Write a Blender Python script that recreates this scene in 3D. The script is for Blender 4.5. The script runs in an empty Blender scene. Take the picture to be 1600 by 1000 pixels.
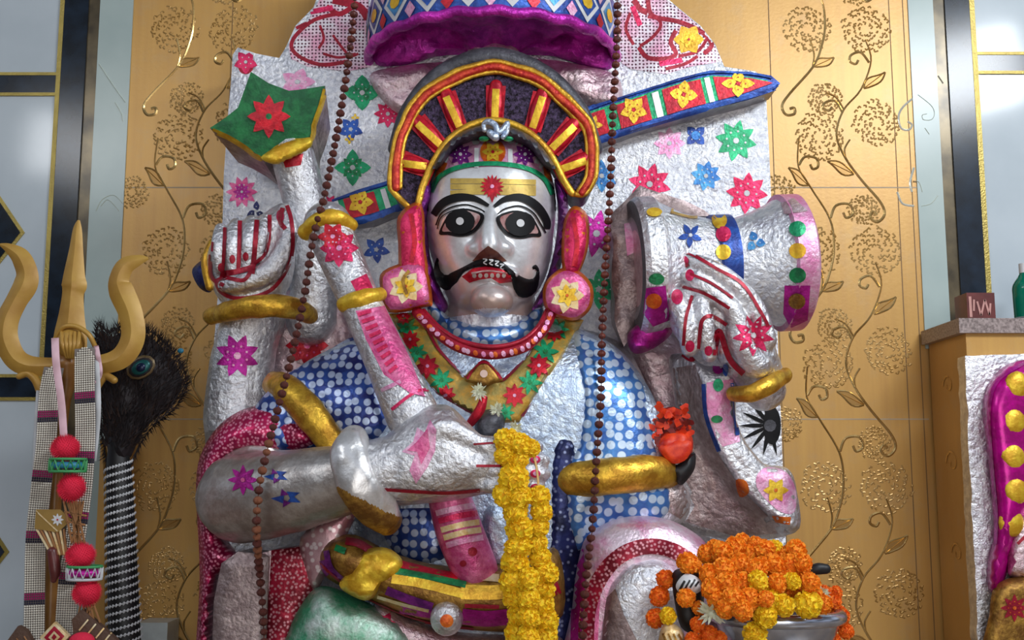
import bpy, bmesh, math, random
import numpy as np
from mathutils import Vector, Matrix, noise
from mathutils.geometry import delaunay_2d_cdt
from mathutils.bvhtree import BVHTree
random.seed(7)
SC = bpy.context.scene
COL = SC.collection
# ---------------------------------------------------------------- camera
F = 1750.0
TILT = math.radians(8.0)
CAM = Vector((0, -2.5, 0.46))
cd = bpy.data.cameras.new('camera'); cd.sensor_width = 36; cd.lens = F * 36 / 1600; cd.clip_start = .02
cam = bpy.data.objects.new('camera', cd); COL.objects.link(cam)
cam.location = CAM; cam.rotation_euler = (math.pi / 2 + TILT, 0, 0)
SC.camera = cam
# ---------------------------------------------------------------- world, lights, exposure
w = bpy.data.worlds.new('world'); SC.world = w; w.use_nodes = True
bg = w.node_tree.nodes['Background']
bg.inputs[1].default_value = .72
def noise_world():   # invented surroundings for foil reflections: warm dark below, pale noise patches above
    nt = w.node_tree; L = nt.links; tc = nt.nodes.new('ShaderNodeTexCoord'); sp = nt.nodes.new('ShaderNodeSeparateXYZ'); L.new(tc.outputs['Generated'], sp.inputs[0])
    up = nt.nodes.new('ShaderNodeValToRGB'); e = up.color_ramp.elements; e[0].position = .40; e[0].color = (.10, .055, .035, 1); e[1].position = .62; e[1].color = (.26, .28, .32, 1)
    mr = nt.nodes.new('ShaderNodeMath'); mr.operation = 'MULTIPLY_ADD'; mr.inputs[1].default_value = .5; mr.inputs[2].default_value = .5; L.new(sp.outputs[2], mr.inputs[0]); L.new(mr.outputs[0], up.inputs[0])
    n = nt.nodes.new('ShaderNodeTexNoise'); n.inputs['Scale'].default_value = 2.6; n.inputs['Detail'].default_value = 1.5; L.new(tc.outputs['Generated'], n.inputs['Vector'])
    r = nt.nodes.new('ShaderNodeValToRGB'); q = r.color_ramp.elements; q[0].position = .47; q[0].color = (.18, .18, .18, 1); q[1].position = .58; q[1].color = (2.3, 2.4, 2.6, 1); L.new(n.outputs['Fac'], r.inputs[0])
    m = nt.nodes.new('ShaderNodeMix'); m.data_type = 'RGBA'; m.blend_type = 'MULTIPLY'; m.inputs[0].default_value = 1; L.new(up.outputs[0], m.inputs[6]); L.new(r.outputs[0], m.inputs[7]); L.new(m.outputs[2], bg.inputs[0])
noise_world()
def area(name, loc, target, size, sy, power, col):
    l = bpy.data.lights.new(name, 'AREA'); l.shape = 'RECTANGLE'; l.size = size; l.size_y = sy
    l.energy = power; l.color = col
    o = bpy.data.objects.new(name, l); COL.objects.link(o); o.location = loc
    d = Vector(target) - Vector(loc); o.rotation_euler = d.to_track_quat('-Z', 'Y').to_euler()
    return o
area('tube_light_right', (1.7, -1.7, 2.3), (.1, .2, .7), 1.5, .35, 54, (.90, .95, 1))
area('fill_light_left', (-1.9, -2.1, 2.1), (-.1, .2, .8), 1.2, .30, 11, (.95, .97, 1))  # unseen dim fill added on the left, opposite the key
area('fill_light_front', (.3, -4.0, .75), (0, .3, .9), 2.0, 1.6, 30, (1, .97, .93))  # unseen fill added low in front to brighten the canopy underside
SC.view_settings.view_transform = 'Standard'; SC.view_settings.look = 'None'
SC.view_settings.exposure = 0.0; SC.view_settings.gamma = 1; SC.view_settings.use_curve_mapping = False
# ---------------------------------------------------------------- pixel -> world
ct, st = math.cos(TILT), math.sin(TILT)
def ray(px, py):
    a = (px - 800) / F; b = (500 - py) / F
    return Vector((a, ct - b * st, st + b * ct))
def P(px, py, Y):
    d = ray(px, py); return CAM + d * ((Y - CAM.y) / d.y)
def S(py, Y):
    return (Y - CAM.y) / ray(800, py).y / F
# ---------------------------------------------------------------- materials
def new_mat(name):
    m = bpy.data.materials.new(name); m.use_nodes = True
    nt = m.node_tree; return m, nt, nt.nodes['Principled BSDF']
def N(nt, t, **k):
    n = nt.nodes.new(t)
    for a, v in k.items():
        if a in n.inputs: n.inputs[a].default_value = v
        else: setattr(n, a, v)
    return n
def ramp(nt, a, b, p0, p1):
    r = nt.nodes.new('ShaderNodeValToRGB'); e = r.color_ramp.elements
    e[0].position = p0; e[1].position = p1; e[0].color = (*a, 1); e[1].color = (*b, 1); return r
def foil(name, col, col2=None, metal=.8, rough=.36, bump=.5, scale=95, p0=.42, p1=.62, cs=30, dist=.004):
    """beaten metal leaf / paint on leaf: wrinkled bump, patchy tint"""
    m, nt, b = new_mat(name); L = nt.links
    tc = N(nt, 'ShaderNodeTexCoord')
    n1 = N(nt, 'ShaderNodeTexNoise', Scale=scale, Detail=5.0, Roughness=.65); L.new(tc.outputs['Object'], n1.inputs['Vector'])
    v = N(nt, 'ShaderNodeTexVoronoi', Scale=scale * .8); v.feature = 'DISTANCE_TO_EDGE'; L.new(tc.outputs['Object'], v.inputs['Vector'])
    mx = N(nt, 'ShaderNodeMath', operation='MULTIPLY_ADD'); mx.inputs[1].default_value = .55
    L.new(v.outputs['Distance'], mx.inputs[0]); L.new(n1.outputs['Fac'], mx.inputs[2])
    bp = N(nt, 'ShaderNodeBump', Strength=bump, Distance=dist); L.new(mx.outputs[0], bp.inputs['Height']); L.new(bp.outputs[0], b.inputs['Normal'])
    n2 = N(nt, 'ShaderNodeTexNoise', Scale=cs, Detail=6.0, Roughness=.7); L.new(tc.outputs['Object'], n2.inputs['Vector'])
    c2 = col2 or tuple(c * .62 for c in col)
    r = ramp(nt, c2, col, p0, p1); L.new(n2.outputs['Fac'], r.inputs[0]); L.new(r.outputs[0], b.inputs['Base Color'])
    b.inputs['Metallic'].default_value = metal; b.inputs['Roughness'].default_value = rough
    return m
def plain(name, col, rough=.5, metal=0, bump=0, scale=60, col2=None, cs=25, dist=.003):
    m, nt, b = new_mat(name); L = nt.links
    b.inputs['Roughness'].default_value = rough; b.inputs['Metallic'].default_value = metal
    tc = N(nt, 'ShaderNodeTexCoord')
    n2 = N(nt, 'ShaderNodeTexNoise', Scale=cs, Detail=5.0); L.new(tc.outputs['Object'], n2.inputs['Vector'])
    r = ramp(nt, col2 or tuple(c * .82 for c in col), col, .35, .65); L.new(n2.outputs['Fac'], r.inputs[0]); L.new(r.outputs[0], b.inputs['Base Color'])
    if bump:
        n1 = N(nt, 'ShaderNodeTexNoise', Scale=scale, Detail=4.0); L.new(tc.outputs['Object'], n1.inputs['Vector'])
        bp = N(nt, 'ShaderNodeBump', Strength=bump, Distance=dist); L.new(n1.outputs['Fac'], bp.inputs['Height']); L.new(bp.outputs[0], b.inputs['Normal'])
    return m
def dotted(name, base, dot, scale=34, r0=.30, r1=.36, rnd=.35, base2=None, metal=.45, rough=.35, plane=True):
    """round pale dots on a coloured ground over leaf"""
    m, nt, b = new_mat(name); L = nt.links
    tc = N(nt, 'ShaderNodeTexCoord'); mp = N(nt, 'ShaderNodeMapping'); L.new(tc.outputs['Object'], mp.inputs['Vector'])
    if plane: mp.inputs['Rotation'].default_value = (math.pi / 2, 0, 0)
    v = N(nt, 'ShaderNodeTexVoronoi', Scale=scale, Randomness=rnd); v.voronoi_dimensions = '2D' if plane else '3D'
    L.new(mp.outputs[0], v.inputs['Vector'])
    r = ramp(nt, (1, 1, 1), (0, 0, 0), r0, r1); L.new(v.outputs['Distance'], r.inputs[0])
    n = N(nt, 'ShaderNodeTexNoise', Scale=22.0, Detail=5.0); L.new(tc.outputs['Object'], n.inputs['Vector'])
    rb = ramp(nt, base2 or tuple(c * .4 for c in base), base, .38, .62); L.new(n.outputs['Fac'], rb.inputs[0])
    mix = N(nt, 'ShaderNodeMix', data_type='RGBA'); L.new(r.outputs[0], mix.inputs[0]); L.new(rb.outputs[0], mix.inputs[6]); mix.inputs[7].default_value = (*dot, 1)
    L.new(mix.outputs[2], b.inputs['Base Color'])
    n1 = N(nt, 'ShaderNodeTexNoise', Scale=95.0, Detail=4.0); L.new(tc.outputs['Object'], n1.inputs['Vector'])
    bp = N(nt, 'ShaderNodeBump', Strength=.4, Distance=.003); L.new(n1.outputs['Fac'], bp.inputs['Height']); L.new(bp.outputs[0], b.inputs['Normal'])
    b.inputs['Metallic'].default_value = metal; b.inputs['Roughness'].default_value = rough
    return m
M = {}
M['silver'] = foil('silver_leaf', (.93, .94, .96), (.66, .66, .69), metal=.85, rough=.30, bump=.95, scale=66, cs=45, dist=.006)
M['silver_smooth'] = foil('silver_smooth', (.84, .86, .87), (.68, .68, .69), metal=.5, rough=.36, bump=.22, scale=80, dist=.002, cs=18)
M['silver_slab'] = foil('silver_leaf_slab', (.95, .96, .98), (.70, .72, .78), metal=.8, rough=.30, bump=1.0, scale=74, cs=60, dist=.006)
M['silver_edge'] = foil('silver_edge', (.42, .42, .46), metal=.7, rough=.4, bump=.3)
M['silver_pink'] = foil('silver_pink', (.90, .74, .76), (.70, .48, .52), metal=.8, rough=.32, bump=1.0, scale=70, cs=60)
M['rose_grey'] = foil('tarnished_leaf', (.50, .40, .39), (.27, .20, .20), metal=.72, rough=.38)
M['arm_shade'] = foil('arm_shade_leaf', (.78, .68, .66), (.46, .34, .32), metal=.8, rough=.32, bump=.8, scale=62, cs=26, dist=.006)  # brownish leaf standing for the shaded side of the elbow
M['forearm'] = foil('dull_shaded_leaf', (.62, .59, .56), (.40, .35, .32), metal=.78, rough=.36, bump=.35, scale=55, cs=16)  # tarnish plus the forearm's shade, both put into the colour
M['brocade'] = foil('brocade_gold', (.66, .36, .05), (.38, .30, .08), metal=.35, rough=.42, bump=.4, cs=35)
M['rimred'] = foil('rim_red', (.80, .10, .03), (.50, .02, .02), metal=.4, rough=.35, bump=.6, cs=50)
M['tooth'] = plain('dull_tooth', (.48, .38, .34), .5)
M['silver_band'] = foil('band_silver', (.80, .80, .80), (.56, .54, .52), metal=.7, rough=.33, bump=.25, scale=60, cs=14)
M['blue_silver'] = foil('blue_silver_leaf', (.74, .84, .94), (.44, .54, .70), metal=.78, rough=.30, bump=.8, cs=45, scale=65, dist=.006)
M['gold'] = foil('gold_paint', (.90, .55, .06), (.55, .28, .03), metal=.75, rough=.34, bump=.4)
M['gold_dark'] = foil('old_gold', (.50, .28, .05), (.22, .10, .02), metal=.65, rough=.4)
M['gold_y'] = foil('yellow_gold', (.95, .66, .05), (.7, .38, .02), metal=.45, rough=.38, bump=.35)
M['red'] = foil('red_paint', (.72, .01, .03), (.38, .005, .02), metal=.35, rough=.35, bump=.3)
M['crimson'] = foil('crimson_line', (.45, .01, .035), (.28, .005, .02), metal=.3, rough=.38, bump=.25)
M['pinkred'] = foil('pink_red_paint', (.85, .04, .16), (.55, .01, .07), metal=.45, rough=.34, bump=.5)
M['pink'] = foil('pink_paint', (.85, .22, .42), (.60, .06, .22), metal=.45, rough=.36, bump=.5)
M['palepink'] = foil('pale_pink_paint', (.86, .55, .70), (.75, .26, .48), metal=.5, rough=.4, bump=.5)
M['magenta'] = foil('magenta_paint', (.62, .02, .40), (.35, .005, .20), metal=.45, rough=.32, bump=.5)
M['purple'] = foil('purple_paint', (.30, .03, .32), (.12, .01, .16), metal=.4, rough=.35, bump=.5)
M['umbrella'] = foil('umbrella_magenta', (.85, .05, .66), (.38, .015, .32), metal=.5, rough=.3, bump=.7, scale=45, cs=11, dist=.008)
M['green'] = foil('green_paint', (.01, .30, .09), (.01, .14, .05), metal=.3, rough=.38, bump=.4)
M['brightgreen'] = foil('bright_green_paint', (.02, .48, .20), (.01, .25, .10), metal=.35, rough=.36, bump=.4)
M['starg'] = foil('star_green', (.015, .20, .06), (.005, .10, .035), metal=.25, rough=.5, bump=.3)
M['blue'] = foil('blue_paint', (.03, .12, .50), (.02, .05, .25), metal=.35, rough=.36, bump=.4)
M['skyblue'] = foil('sky_blue_paint', (.10, .40, .72), (.04, .18, .5), metal=.4, rough=.36)
M['navy'] = foil('navy_paint', (.02, .03, .16), (.008, .012, .07), metal=.3, rough=.38)
M['orange'] = foil('orange_paint', (.85, .22, .02), (.60, .08, .01), metal=.4, rough=.36, bump=.4)
M['yellow'] = foil('yellow_paint', (.90, .58, .03), (.75, .38, .02), metal=.3, rough=.4, bump=.3)
M['cream'] = foil('cream_paint', (.85, .75, .50), (.75, .5, .2), metal=.3, rough=.4, bump=.3)
M['tilak'] = foil('tilak_yellow', (.68, .48, .10), (.50, .34, .08), metal=.35, rough=.45, bump=.15)
M['black'] = plain('black_enamel', (.004, .004, .005), .55)
M['black'].node_tree.nodes['Principled BSDF'].inputs['Specular IOR Level'].default_value = .25
M['glitter'] = foil('dark_glitter', (.09, .06, .13), (.008, .004, .010), metal=.6, rough=.35, bump=1, scale=160, cs=90)
M['grey'] = foil('slate_grey', (.12, .12, .14), (.06, .06, .07), metal=.4, rough=.4)
M['white'] = plain('white_enamel', (.72, .73, .74), .3)
M['eyered'] = plain('eye_red', (.50, .34, .33), .3, col2=(.30, .09, .08), cs=45)
M['nosebrown'] = plain('nose_brown', (.09, .02, .015), .5, col2=(.16, .05, .03), cs=60)
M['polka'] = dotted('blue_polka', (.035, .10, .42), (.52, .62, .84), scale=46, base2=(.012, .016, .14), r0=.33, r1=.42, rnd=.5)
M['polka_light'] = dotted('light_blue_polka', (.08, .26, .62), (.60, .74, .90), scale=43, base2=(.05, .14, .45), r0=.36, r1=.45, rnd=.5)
M['lace_pink'] = dotted('pink_sequin', (.55, .01, .10), (.85, .28, .42), scale=125, r0=.22, r1=.4, rnd=1, base2=(.22, .0, .04))
M['lace_red'] = dotted('red_sequin', (.42, .01, .04), (.70, .30, .34), scale=115, r0=.18, r1=.38, rnd=1, base2=(.16, .0, .01))
M['lace_white'] = dotted('white_net', (.86, .80, .84), (.12, .03, .06), scale=105, r0=.24, r1=.34, rnd=.2, base2=(.80, .40, .54), metal=.3)
M['lace_pale'] = dotted('pale_net', (.65, .42, .45), (.88, .75, .76), scale=60, r0=.2, r1=.35, rnd=1, base2=(.45, .2, .24))
M['lace_dark'] = dotted('dark_blue_net', (.02, .03, .14), (.25, .3, .5), scale=60, r0=.1, r1=.25, rnd=1, base2=(.005, .008, .04))
# ---------------------------------------------------------------- geometry helpers
def crom(pts, n=6, closed=False):
    out = []; L = len(pts)
    if L < 3 and not closed:
        a, b = pts; return [tuple(a[i] + (b[i] - a[i]) * t / n for i in range(len(a))) for t in range(n + 1)]
    rng = range(L) if closed else range(L - 1)
    for i in rng:
        if closed: p0, p1, p2, p3 = pts[i - 1], pts[i], pts[(i + 1) % L], pts[(i + 2) % L]
        else: p0, p1, p2, p3 = pts[max(i - 1, 0)], pts[i], pts[i + 1], pts[min(i + 2, L - 1)]
        for k in range(n):
            t = k / n
            out.append(tuple(.5 * (2 * b + (c - a) * t + (2 * a - 5 * b + 4 * c - d) * t * t + (3 * b - a - 3 * c + d) * t ** 3) for a, b, c, d in zip(p0, p1, p2, p3)))
    if not closed: out.append(tuple(pts[-1]))
    return out
def resample(poly, step, closed=True):
    out = []; L = len(poly)
    for i in range(L if closed else L - 1):
        a, b = poly[i], poly[(i + 1) % L]; d = math.hypot(b[0] - a[0], b[1] - a[1])
        n = max(1, int(round(d / step)))
        for k in range(n): out.append((a[0] + (b[0] - a[0]) * k / n, a[1] + (b[1] - a[1]) * k / n))
    if not closed: out.append(poly[-1])
    return out
def clean(poly, eps=.8):
    out = []
    for p in poly:
        if not out or math.hypot(p[0] - out[-1][0], p[1] - out[-1][1]) > eps: out.append(p)
    if len(out) > 2 and math.hypot(out[0][0] - out[-1][0], out[0][1] - out[-1][1]) < eps: out.pop()
    return out
def inside_dist(pts, poly):
    pts = np.array(pts, float).reshape(-1, 2); poly = np.array(poly, float)
    a = poly; b = np.roll(poly, -1, 0)
    ins = np.zeros(len(pts), bool); dist = np.full(len(pts), 1e9)
    for (ax, ay), (bx, by) in zip(a, b):
        if ay != by:
            c = ((ay > pts[:, 1]) != (by > pts[:, 1])) & (pts[:, 0] < (bx - ax) * (pts[:, 1] - ay) / (by - ay) + ax)
            ins ^= c
        dx, dy = bx - ax, by - ay; L2 = dx * dx + dy * dy + 1e-9
        t = np.clip(((pts[:, 0] - ax) * dx + (pts[:, 1] - ay) * dy) / L2, 0, 1)
        dist = np.minimum(dist, np.hypot(pts[:, 0] - ax - t * dx, pts[:, 1] - ay - t * dy))
    return ins, dist
def tri_poly(poly, step):
    """triangulate a 2D polygon with interior points; returns pts, tris, distance to outline"""
    poly = clean(resample(poly, step)); xs = [p[0] for p in poly]; ys = [p[1] for p in poly]
    g = []; row = 0; y = min(ys) + step * .5
    while y < max(ys):
        x = min(xs) + (step * .5 if row % 2 else 0)
        while x < max(xs): g.append((x + random.uniform(-.1, .1) * step, y)); x += step
        y += step * .87; row += 1
    if g:
        ins, d = inside_dist(g, poly); g = [p for p, i, dd in zip(g, ins, d) if i and dd > step * .5]
    v = [Vector(p) for p in poly + g]; n = len(poly)
    r = delaunay_2d_cdt(v, [(i, (i + 1) % n) for i in range(n)], [list(range(n))], 1, 1e-4)
    pts = [tuple(p) for p in r[0]]
    _, d = inside_dist(pts, poly)
    used = [False] * len(pts)
    for i in range(min(n, len(pts))): d[i] = 0
    d[d < .05] = 0
    return pts, [tuple(f) for f in r[2]], d
def strip(path, wd, step=5, sm=6, taper=(1, 1)):
    """polyline -> list of quads rows (left, mid, right) in px"""
    if sm and len(path) > 2: path = crom([tuple(p) for p in path], sm)
    path = clean(resample(path, step, False), .3)
    rows = []; n = len(path)
    for i, p in enumerate(path):
        a = path[max(i - 1, 0)]; b = path[min(i + 1, n - 1)]
        dx, dy = b[0] - a[0], b[1] - a[1]; L = math.hypot(dx, dy) + 1e-9
        t = i / max(n - 1, 1)
        ww = wd(t) if callable(wd) else wd * (taper[0] * (1 - t) + taper[1] * t)
        nx, ny = -dy / L * ww / 2, dx / L * ww / 2
        rows.append([(p[0] + nx, p[1] + ny), p, (p[0] - nx, p[1] - ny)])
    return rows
class Part:
    def __init__(s): s.v = []; s.f = []; s.m = []; s.mats = []; s.bvh = None; s.hm = None
    def slot(s, mat):
        mat = M[mat] if isinstance(mat, str) else mat
        if mat not in s.mats: s.mats.append(mat)
        return s.mats.index(mat)
    def add(s, vs, fs, mat, decal=False):
        o = len(s.v); k = s.slot(mat)
        s.v += [Vector(p) for p in vs]; s.f += [tuple(i + o for i in f) for f in fs]; s.m += [k] * len(fs)
        if not decal: s.bvh = None
        return s
    def tube(s, path, mat, n=16, flat=1.0, sub=6, cap=True, world=False, step=None):
        """path of (px, py, Y, r px); world=True: (x, y, z, r m)"""
        if not world: path = [(*P(a, b, c), r * S(b, c)) for a, b, c, r in path]
        pts = crom([tuple(p) for p in path], sub) if sub > 1 else [tuple(p) for p in path]
        c = [Vector(p[:3]) for p in pts]; r = [max(p[3], 1e-4) for p in pts]
        if cap:
            d0 = (c[0] - c[1]).normalized(); d1 = (c[-1] - c[-2]).normalized()
            pre = [(c[0] + d0 * r[0] * math.sin(a) , r[0] * math.cos(a)) for a in (1.4, 1.05, .7, .35)]
            post = [(c[-1] + d1 * r[-1] * math.sin(a), r[-1] * math.cos(a)) for a in (.35, .7, 1.05, 1.4)]
            c = [p[0] for p in pre] + c + [p[0] for p in post]; r = [p[1] for p in pre] + r + [p[1] for p in post]
        vs = []; fs = []; L = len(c); u = None
        for i in range(L):
            t = (c[min(i + 1, L - 1)] - c[max(i - 1, 0)]).normalized()
            if u is None: u = t.cross(Vector((0, 1, 0))); u = u if u.length > .1 else t.cross(Vector((1, 0, 0))); u.normalize()
            u = (u - t * u.dot(t)).normalized(); w2 = t.cross(u)
            for k in range(n):
                a = 2 * math.pi * k / n; o = (u * math.cos(a) + w2 * math.sin(a)) * r[i]
                o.y *= flat; vs.append(c[i] + o)
        for i in range(L - 1):
            for k in range(n):
                a = i * n + k; b = i * n + (k + 1) % n; fs.append((a, b, b + n, a + n))
        fs.append(tuple(range(n))[::-1]); fs.append(tuple(range((L - 1) * n, L * n)))
        return s.add(vs, fs, mat)
    def ball(s, px, py, Y, rx, ry, ryd, mat, rot=0, n=20, nz=12):
        c = P(px, py, Y); k = S(py, Y); cr, sr = math.cos(rot), math.sin(rot); vs = []; fs = []
        for i in range(1, nz):
            a = math.pi * i / nz
            for j in range(n):
                b = 2 * math.pi * j / n; x = rx * k * math.sin(a) * math.cos(b); z = ry * k * math.cos(a); y = ryd * math.sin(a) * math.sin(b)
                vs.append(c + Vector((x * cr - z * sr, y, x * sr + z * cr)))
        vs += [c + Vector((-ry * k * sr, 0, ry * k * cr)), c - Vector((-ry * k * sr, 0, ry * k * cr))]
        for i in range(nz - 2):
            for j in range(n): fs.append((i * n + j, (i + 1) * n + j, (i + 1) * n + (j + 1) % n, i * n + (j + 1) % n))
        t = len(vs) - 2
        for j in range(n): fs.append((t, j, (j + 1) % n)); fs.append((t + 1, (nz - 2) * n + (j + 1) % n, (nz - 2) * n + j))
        return s.add(vs, fs, mat)
    def puff(s, outline, Y, tf, tb, R, mat, step=9, sm=4, power=.5, Yf=None, lump=0, ls=12):
        """pillow solid from an outline in px at depth Y; tf/tb bulge to front/back in metres"""
        o = crom(outline, sm, True) if sm else outline
        pts, tris, d = tri_poly(o, step)
        t = 1 - (1 - np.clip(d / R, 0, 1)) ** 2; prof = t ** power
        vs = []; fs = []; idx = {}
        for i, p in enumerate(pts):
            y0 = Y + (Yf(*p) if Yf else 0); q = P(p[0], p[1], y0 - tf * prof[i])
            if lump and d[i] > 0: q.y += lump * noise.noise(q * ls)
            vs.append(q)
        n = len(pts)
        for i, p in enumerate(pts):
            if d[i] == 0: idx[i] = i
            else:
                idx[i] = len(vs); y0 = Y + (Yf(*p) if Yf else 0); f = P(p[0], p[1], y0)
                vs.append(Vector((f.x, y0 + tb * prof[i], f.z)))
        for f in tris:
            fs.append(f); b = tuple(idx[i] for i in f)[::-1]
            if len(set(b) & set(f)) < 3: fs.append(b)
        return s.add(vs, fs, mat)
    def slab(s, outline, Y, th, mat, side=None, bev=6, step=12, sm=0, bs=None, tb=.6):
        """plate with straight sides"""
        o = crom(outline, sm, True) if sm else outline
        pts, tris, d = tri_poly(o, step); bev = max(bev, .1)
        m = bs if bs is not None else .003
        vs = [P(p[0], p[1], Y + m * (1 - min(d[i] / bev, 1)) ** 2) for i, p in enumerate(pts)]
        s.add(vs, tris, mat)
        o2 = clean(resample(o, step)); n = len(o2)
        fr = [P(p[0], p[1], Y + m) for p in o2]; bk = [Vector((q.x, Y + th, q.z)) for q in fr]
        s.add(fr + bk, [(i, (i + 1) % n, n + (i + 1) % n, n + i) for i in range(n)], side or mat)
        bt = [Vector((v.x, Y + th, v.z)) for v in vs]
        return s.add(bt, [f[::-1] for f in tris], side or mat)
    # ---- paint: thin coloured skins laid on the surface built so far
    def host(s):
        if s.bvh is None: s.bvh = BVHTree.FromPolygons(s.v, [list(f) for f in s.f])
        return s.bvh
    def cast(s, p, off):
        d = ray(*p).normalized(); h = s.bvh.ray_cast(CAM, d)
        if h[0] is None: return None
        nrm = h[1] if h[1].dot(d) < 0 else -h[1]
        return h[0] + nrm * off * .6 - d * off * .6
    def _skin(s, pts, fs, mat, off):
        s.host(); keep = s.bvh; q = [s.cast(p, off) for p in pts]; ok = []
        for f in fs:
            if any(q[i] is None for i in f): continue
            ys = [q[i].y for i in f]
            if max(ys) - min(ys) < .05: ok.append(f)
        used = sorted({i for f in ok for i in f}); mp = {i: k for k, i in enumerate(used)}
        if ok: s.add([q[i] for i in used], [tuple(mp[i] for i in f) for f in ok], mat, True)
        s.bvh = keep; return s
    def paint(s, poly, mat, off=.0012, step=7, sm=0):
        o = crom(poly, sm, True) if sm else poly
        pts, tris, d = tri_poly(o, step); return s._skin(pts, tris, mat, off)
    def line(s, path, wd, mat, off=.0018, step=5, sm=6, taper=(1, 1), closed=False):
        if closed: path = crom([tuple(p) for p in path], sm, True); path.append(path[0]); sm = 0
        rows = strip(path, wd, step, sm, taper); pts = [p for r in rows for p in r]; fs = []
        for i in range(len(rows) - 1):
            for k in (0, 1): a = i * 3 + k; fs.append((a, a + 1, a + 4, a + 3))
        return s._skin(pts, fs, mat, off)
    def disc(s, cx, cy, r, mat, ry=None, rot=0, off=.0014, n=16, step=None):
        ry = ry or r; c, d = math.cos(rot), math.sin(rot)
        return s.paint([(cx + r * math.cos(a) * c - ry * math.sin(a) * d, cy + r * math.cos(a) * d + ry * math.sin(a) * c) for a in [2 * math.pi * i / n for i in range(n)]], mat, off, step or max(2.5, r * .5))
    def flower(s, cx, cy, R, n, mat, cmat='white', rot=0, w=.30, ctr=.14, off=.0014, sq=1.0, dots=True):
        for k in range(n):
            a = rot + 2 * math.pi * k / n; pl = []
            for t in (0.1, .3, .55, .8, 1.0, .8, .55, .3):
                side = 1 if len(pl) < 4 else -1
                ww = w * R * math.sin(math.pi * min(t, .999) ** .9) * side if t < 1 else 0
                x = t * R * math.cos(a) - ww * math.sin(a); y = t * R * math.sin(a) + ww * math.cos(a)
                pl.append((cx + x * sq, cy + y))
            s.paint(pl, mat, off, max(3, R * .25))
            if dots: s.disc(cx + .45 * R * math.cos(a) * sq, cy + .45 * R * math.sin(a), R * .055, cmat, off=off + .0012, n=6, step=9)
        if ctr: s.disc(cx, cy, R * ctr, cmat, off=off + .0012, n=10)
        return s
    def remesh(s, voxel, mat, smooth=4):
        me = bpy.data.meshes.new('tmp'); me.from_pydata([tuple(p) for p in s.v], [], s.f)
        o = bpy.data.objects.new('tmp', me); COL.objects.link(o)
        md = o.modifiers.new('r', 'REMESH'); md.mode = 'VOXEL'; md.voxel_size = voxel
        if smooth: ms = o.modifiers.new('s', 'SMOOTH'); ms.factor = .5; ms.iterations = smooth
        dg = bpy.context.evaluated_depsgraph_get(); ev = o.evaluated_get(dg); m2 = ev.to_mesh()
        vs = [v.co.copy() for v in m2.vertices]; fs = [tuple(p.vertices) for p in m2.polygons]
        ev.to_mesh_clear(); bpy.data.objects.remove(o); bpy.data.meshes.remove(me)
        s.v = []; s.f = []; s.m = []; s.mats = []; s.bvh = None
        return s.add(vs, fs, mat)
    def zone(s, fn, mat):
        """re-assign faces whose centre (x,y,z) satisfies fn"""
        k = s.slot(mat)
        for i, f in enumerate(s.f):
            c = sum((s.v[j] for j in f), Vector()) / len(f)
            if fn(c): s.m[i] = k
        return s
    def lumps(s, amp, scale):
        for p in s.v: p += Vector((noise.noise(p * scale), noise.noise(p * scale + Vector((9, 0, 0))), noise.noise(p * scale + Vector((0, 9, 0))))) * amp
        s.bvh = None; return s
    def build(s, name, parent=None, label=None, cat=None, group=None, kind=None, smooth=True, origin=None, angle=.7):
        org = Vector(origin) if origin is not None else (parent_loc(parent) if parent else Vector((0, 0, 0)))
        me = bpy.data.meshes.new(name); me.from_pydata([tuple(p - org) for p in s.v], [], s.f)
        for m in s.mats: me.materials.append(m)
        me.polygons.foreach_set('material_index', s.m)
        if smooth:
            me.polygons.foreach_set('use_smooth', [True] * len(s.f))
            try: me.set_sharp_from_angle(angle=angle + .3)
            except Exception: pass
        me.update()
        o = bpy.data.objects.new(name, me); COL.objects.link(o)
        if parent: o.parent = parent
        else: o.location = org
        tag(o, label, cat, group, kind); return o
LOC = {}
def parent_loc(p):
    v = Vector((0, 0, 0))
    while p: v += Vector(p.location); p = p.parent
    return v
def tag(o, label=None, cat=None, group=None, kind=None):
    for k, v in (('label', label), ('category', cat), ('group', group), ('kind', kind)):
        if v: o[k] = v
def thing(name, loc, label, cat, group=None):
    o = bpy.data.objects.new(name, None); COL.objects.link(o); o.location = loc; o.empty_display_size = .05
    tag(o, label, cat, group); return o
def copy_tree(src, loc, rot=None, scale=None, label=None, group=None):
    r = src.copy(); COL.objects.link(r); r.location = loc
    if rot: r.rotation_euler = rot
    if scale: r.scale = (scale,) * 3 if not isinstance(scale, tuple) else scale
    if label: r['label'] = label
    if group: r['group'] = group
    for ch in list(src.children):
        c = ch.copy(); COL.objects.link(c); c.parent = r
    return r
def box(p, x0, x1, y0, y1, z0, z1, mat):
    v = [(x, y, z) for x in (x0, x1) for y in (y0, y1) for z in (z0, z1)]
    return p.add(v, [(0, 1, 3, 2), (4, 6, 7, 5), (0, 4, 5, 1), (2, 3, 7, 6), (0, 2, 6, 4), (1, 5, 7, 3)], mat)
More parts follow.
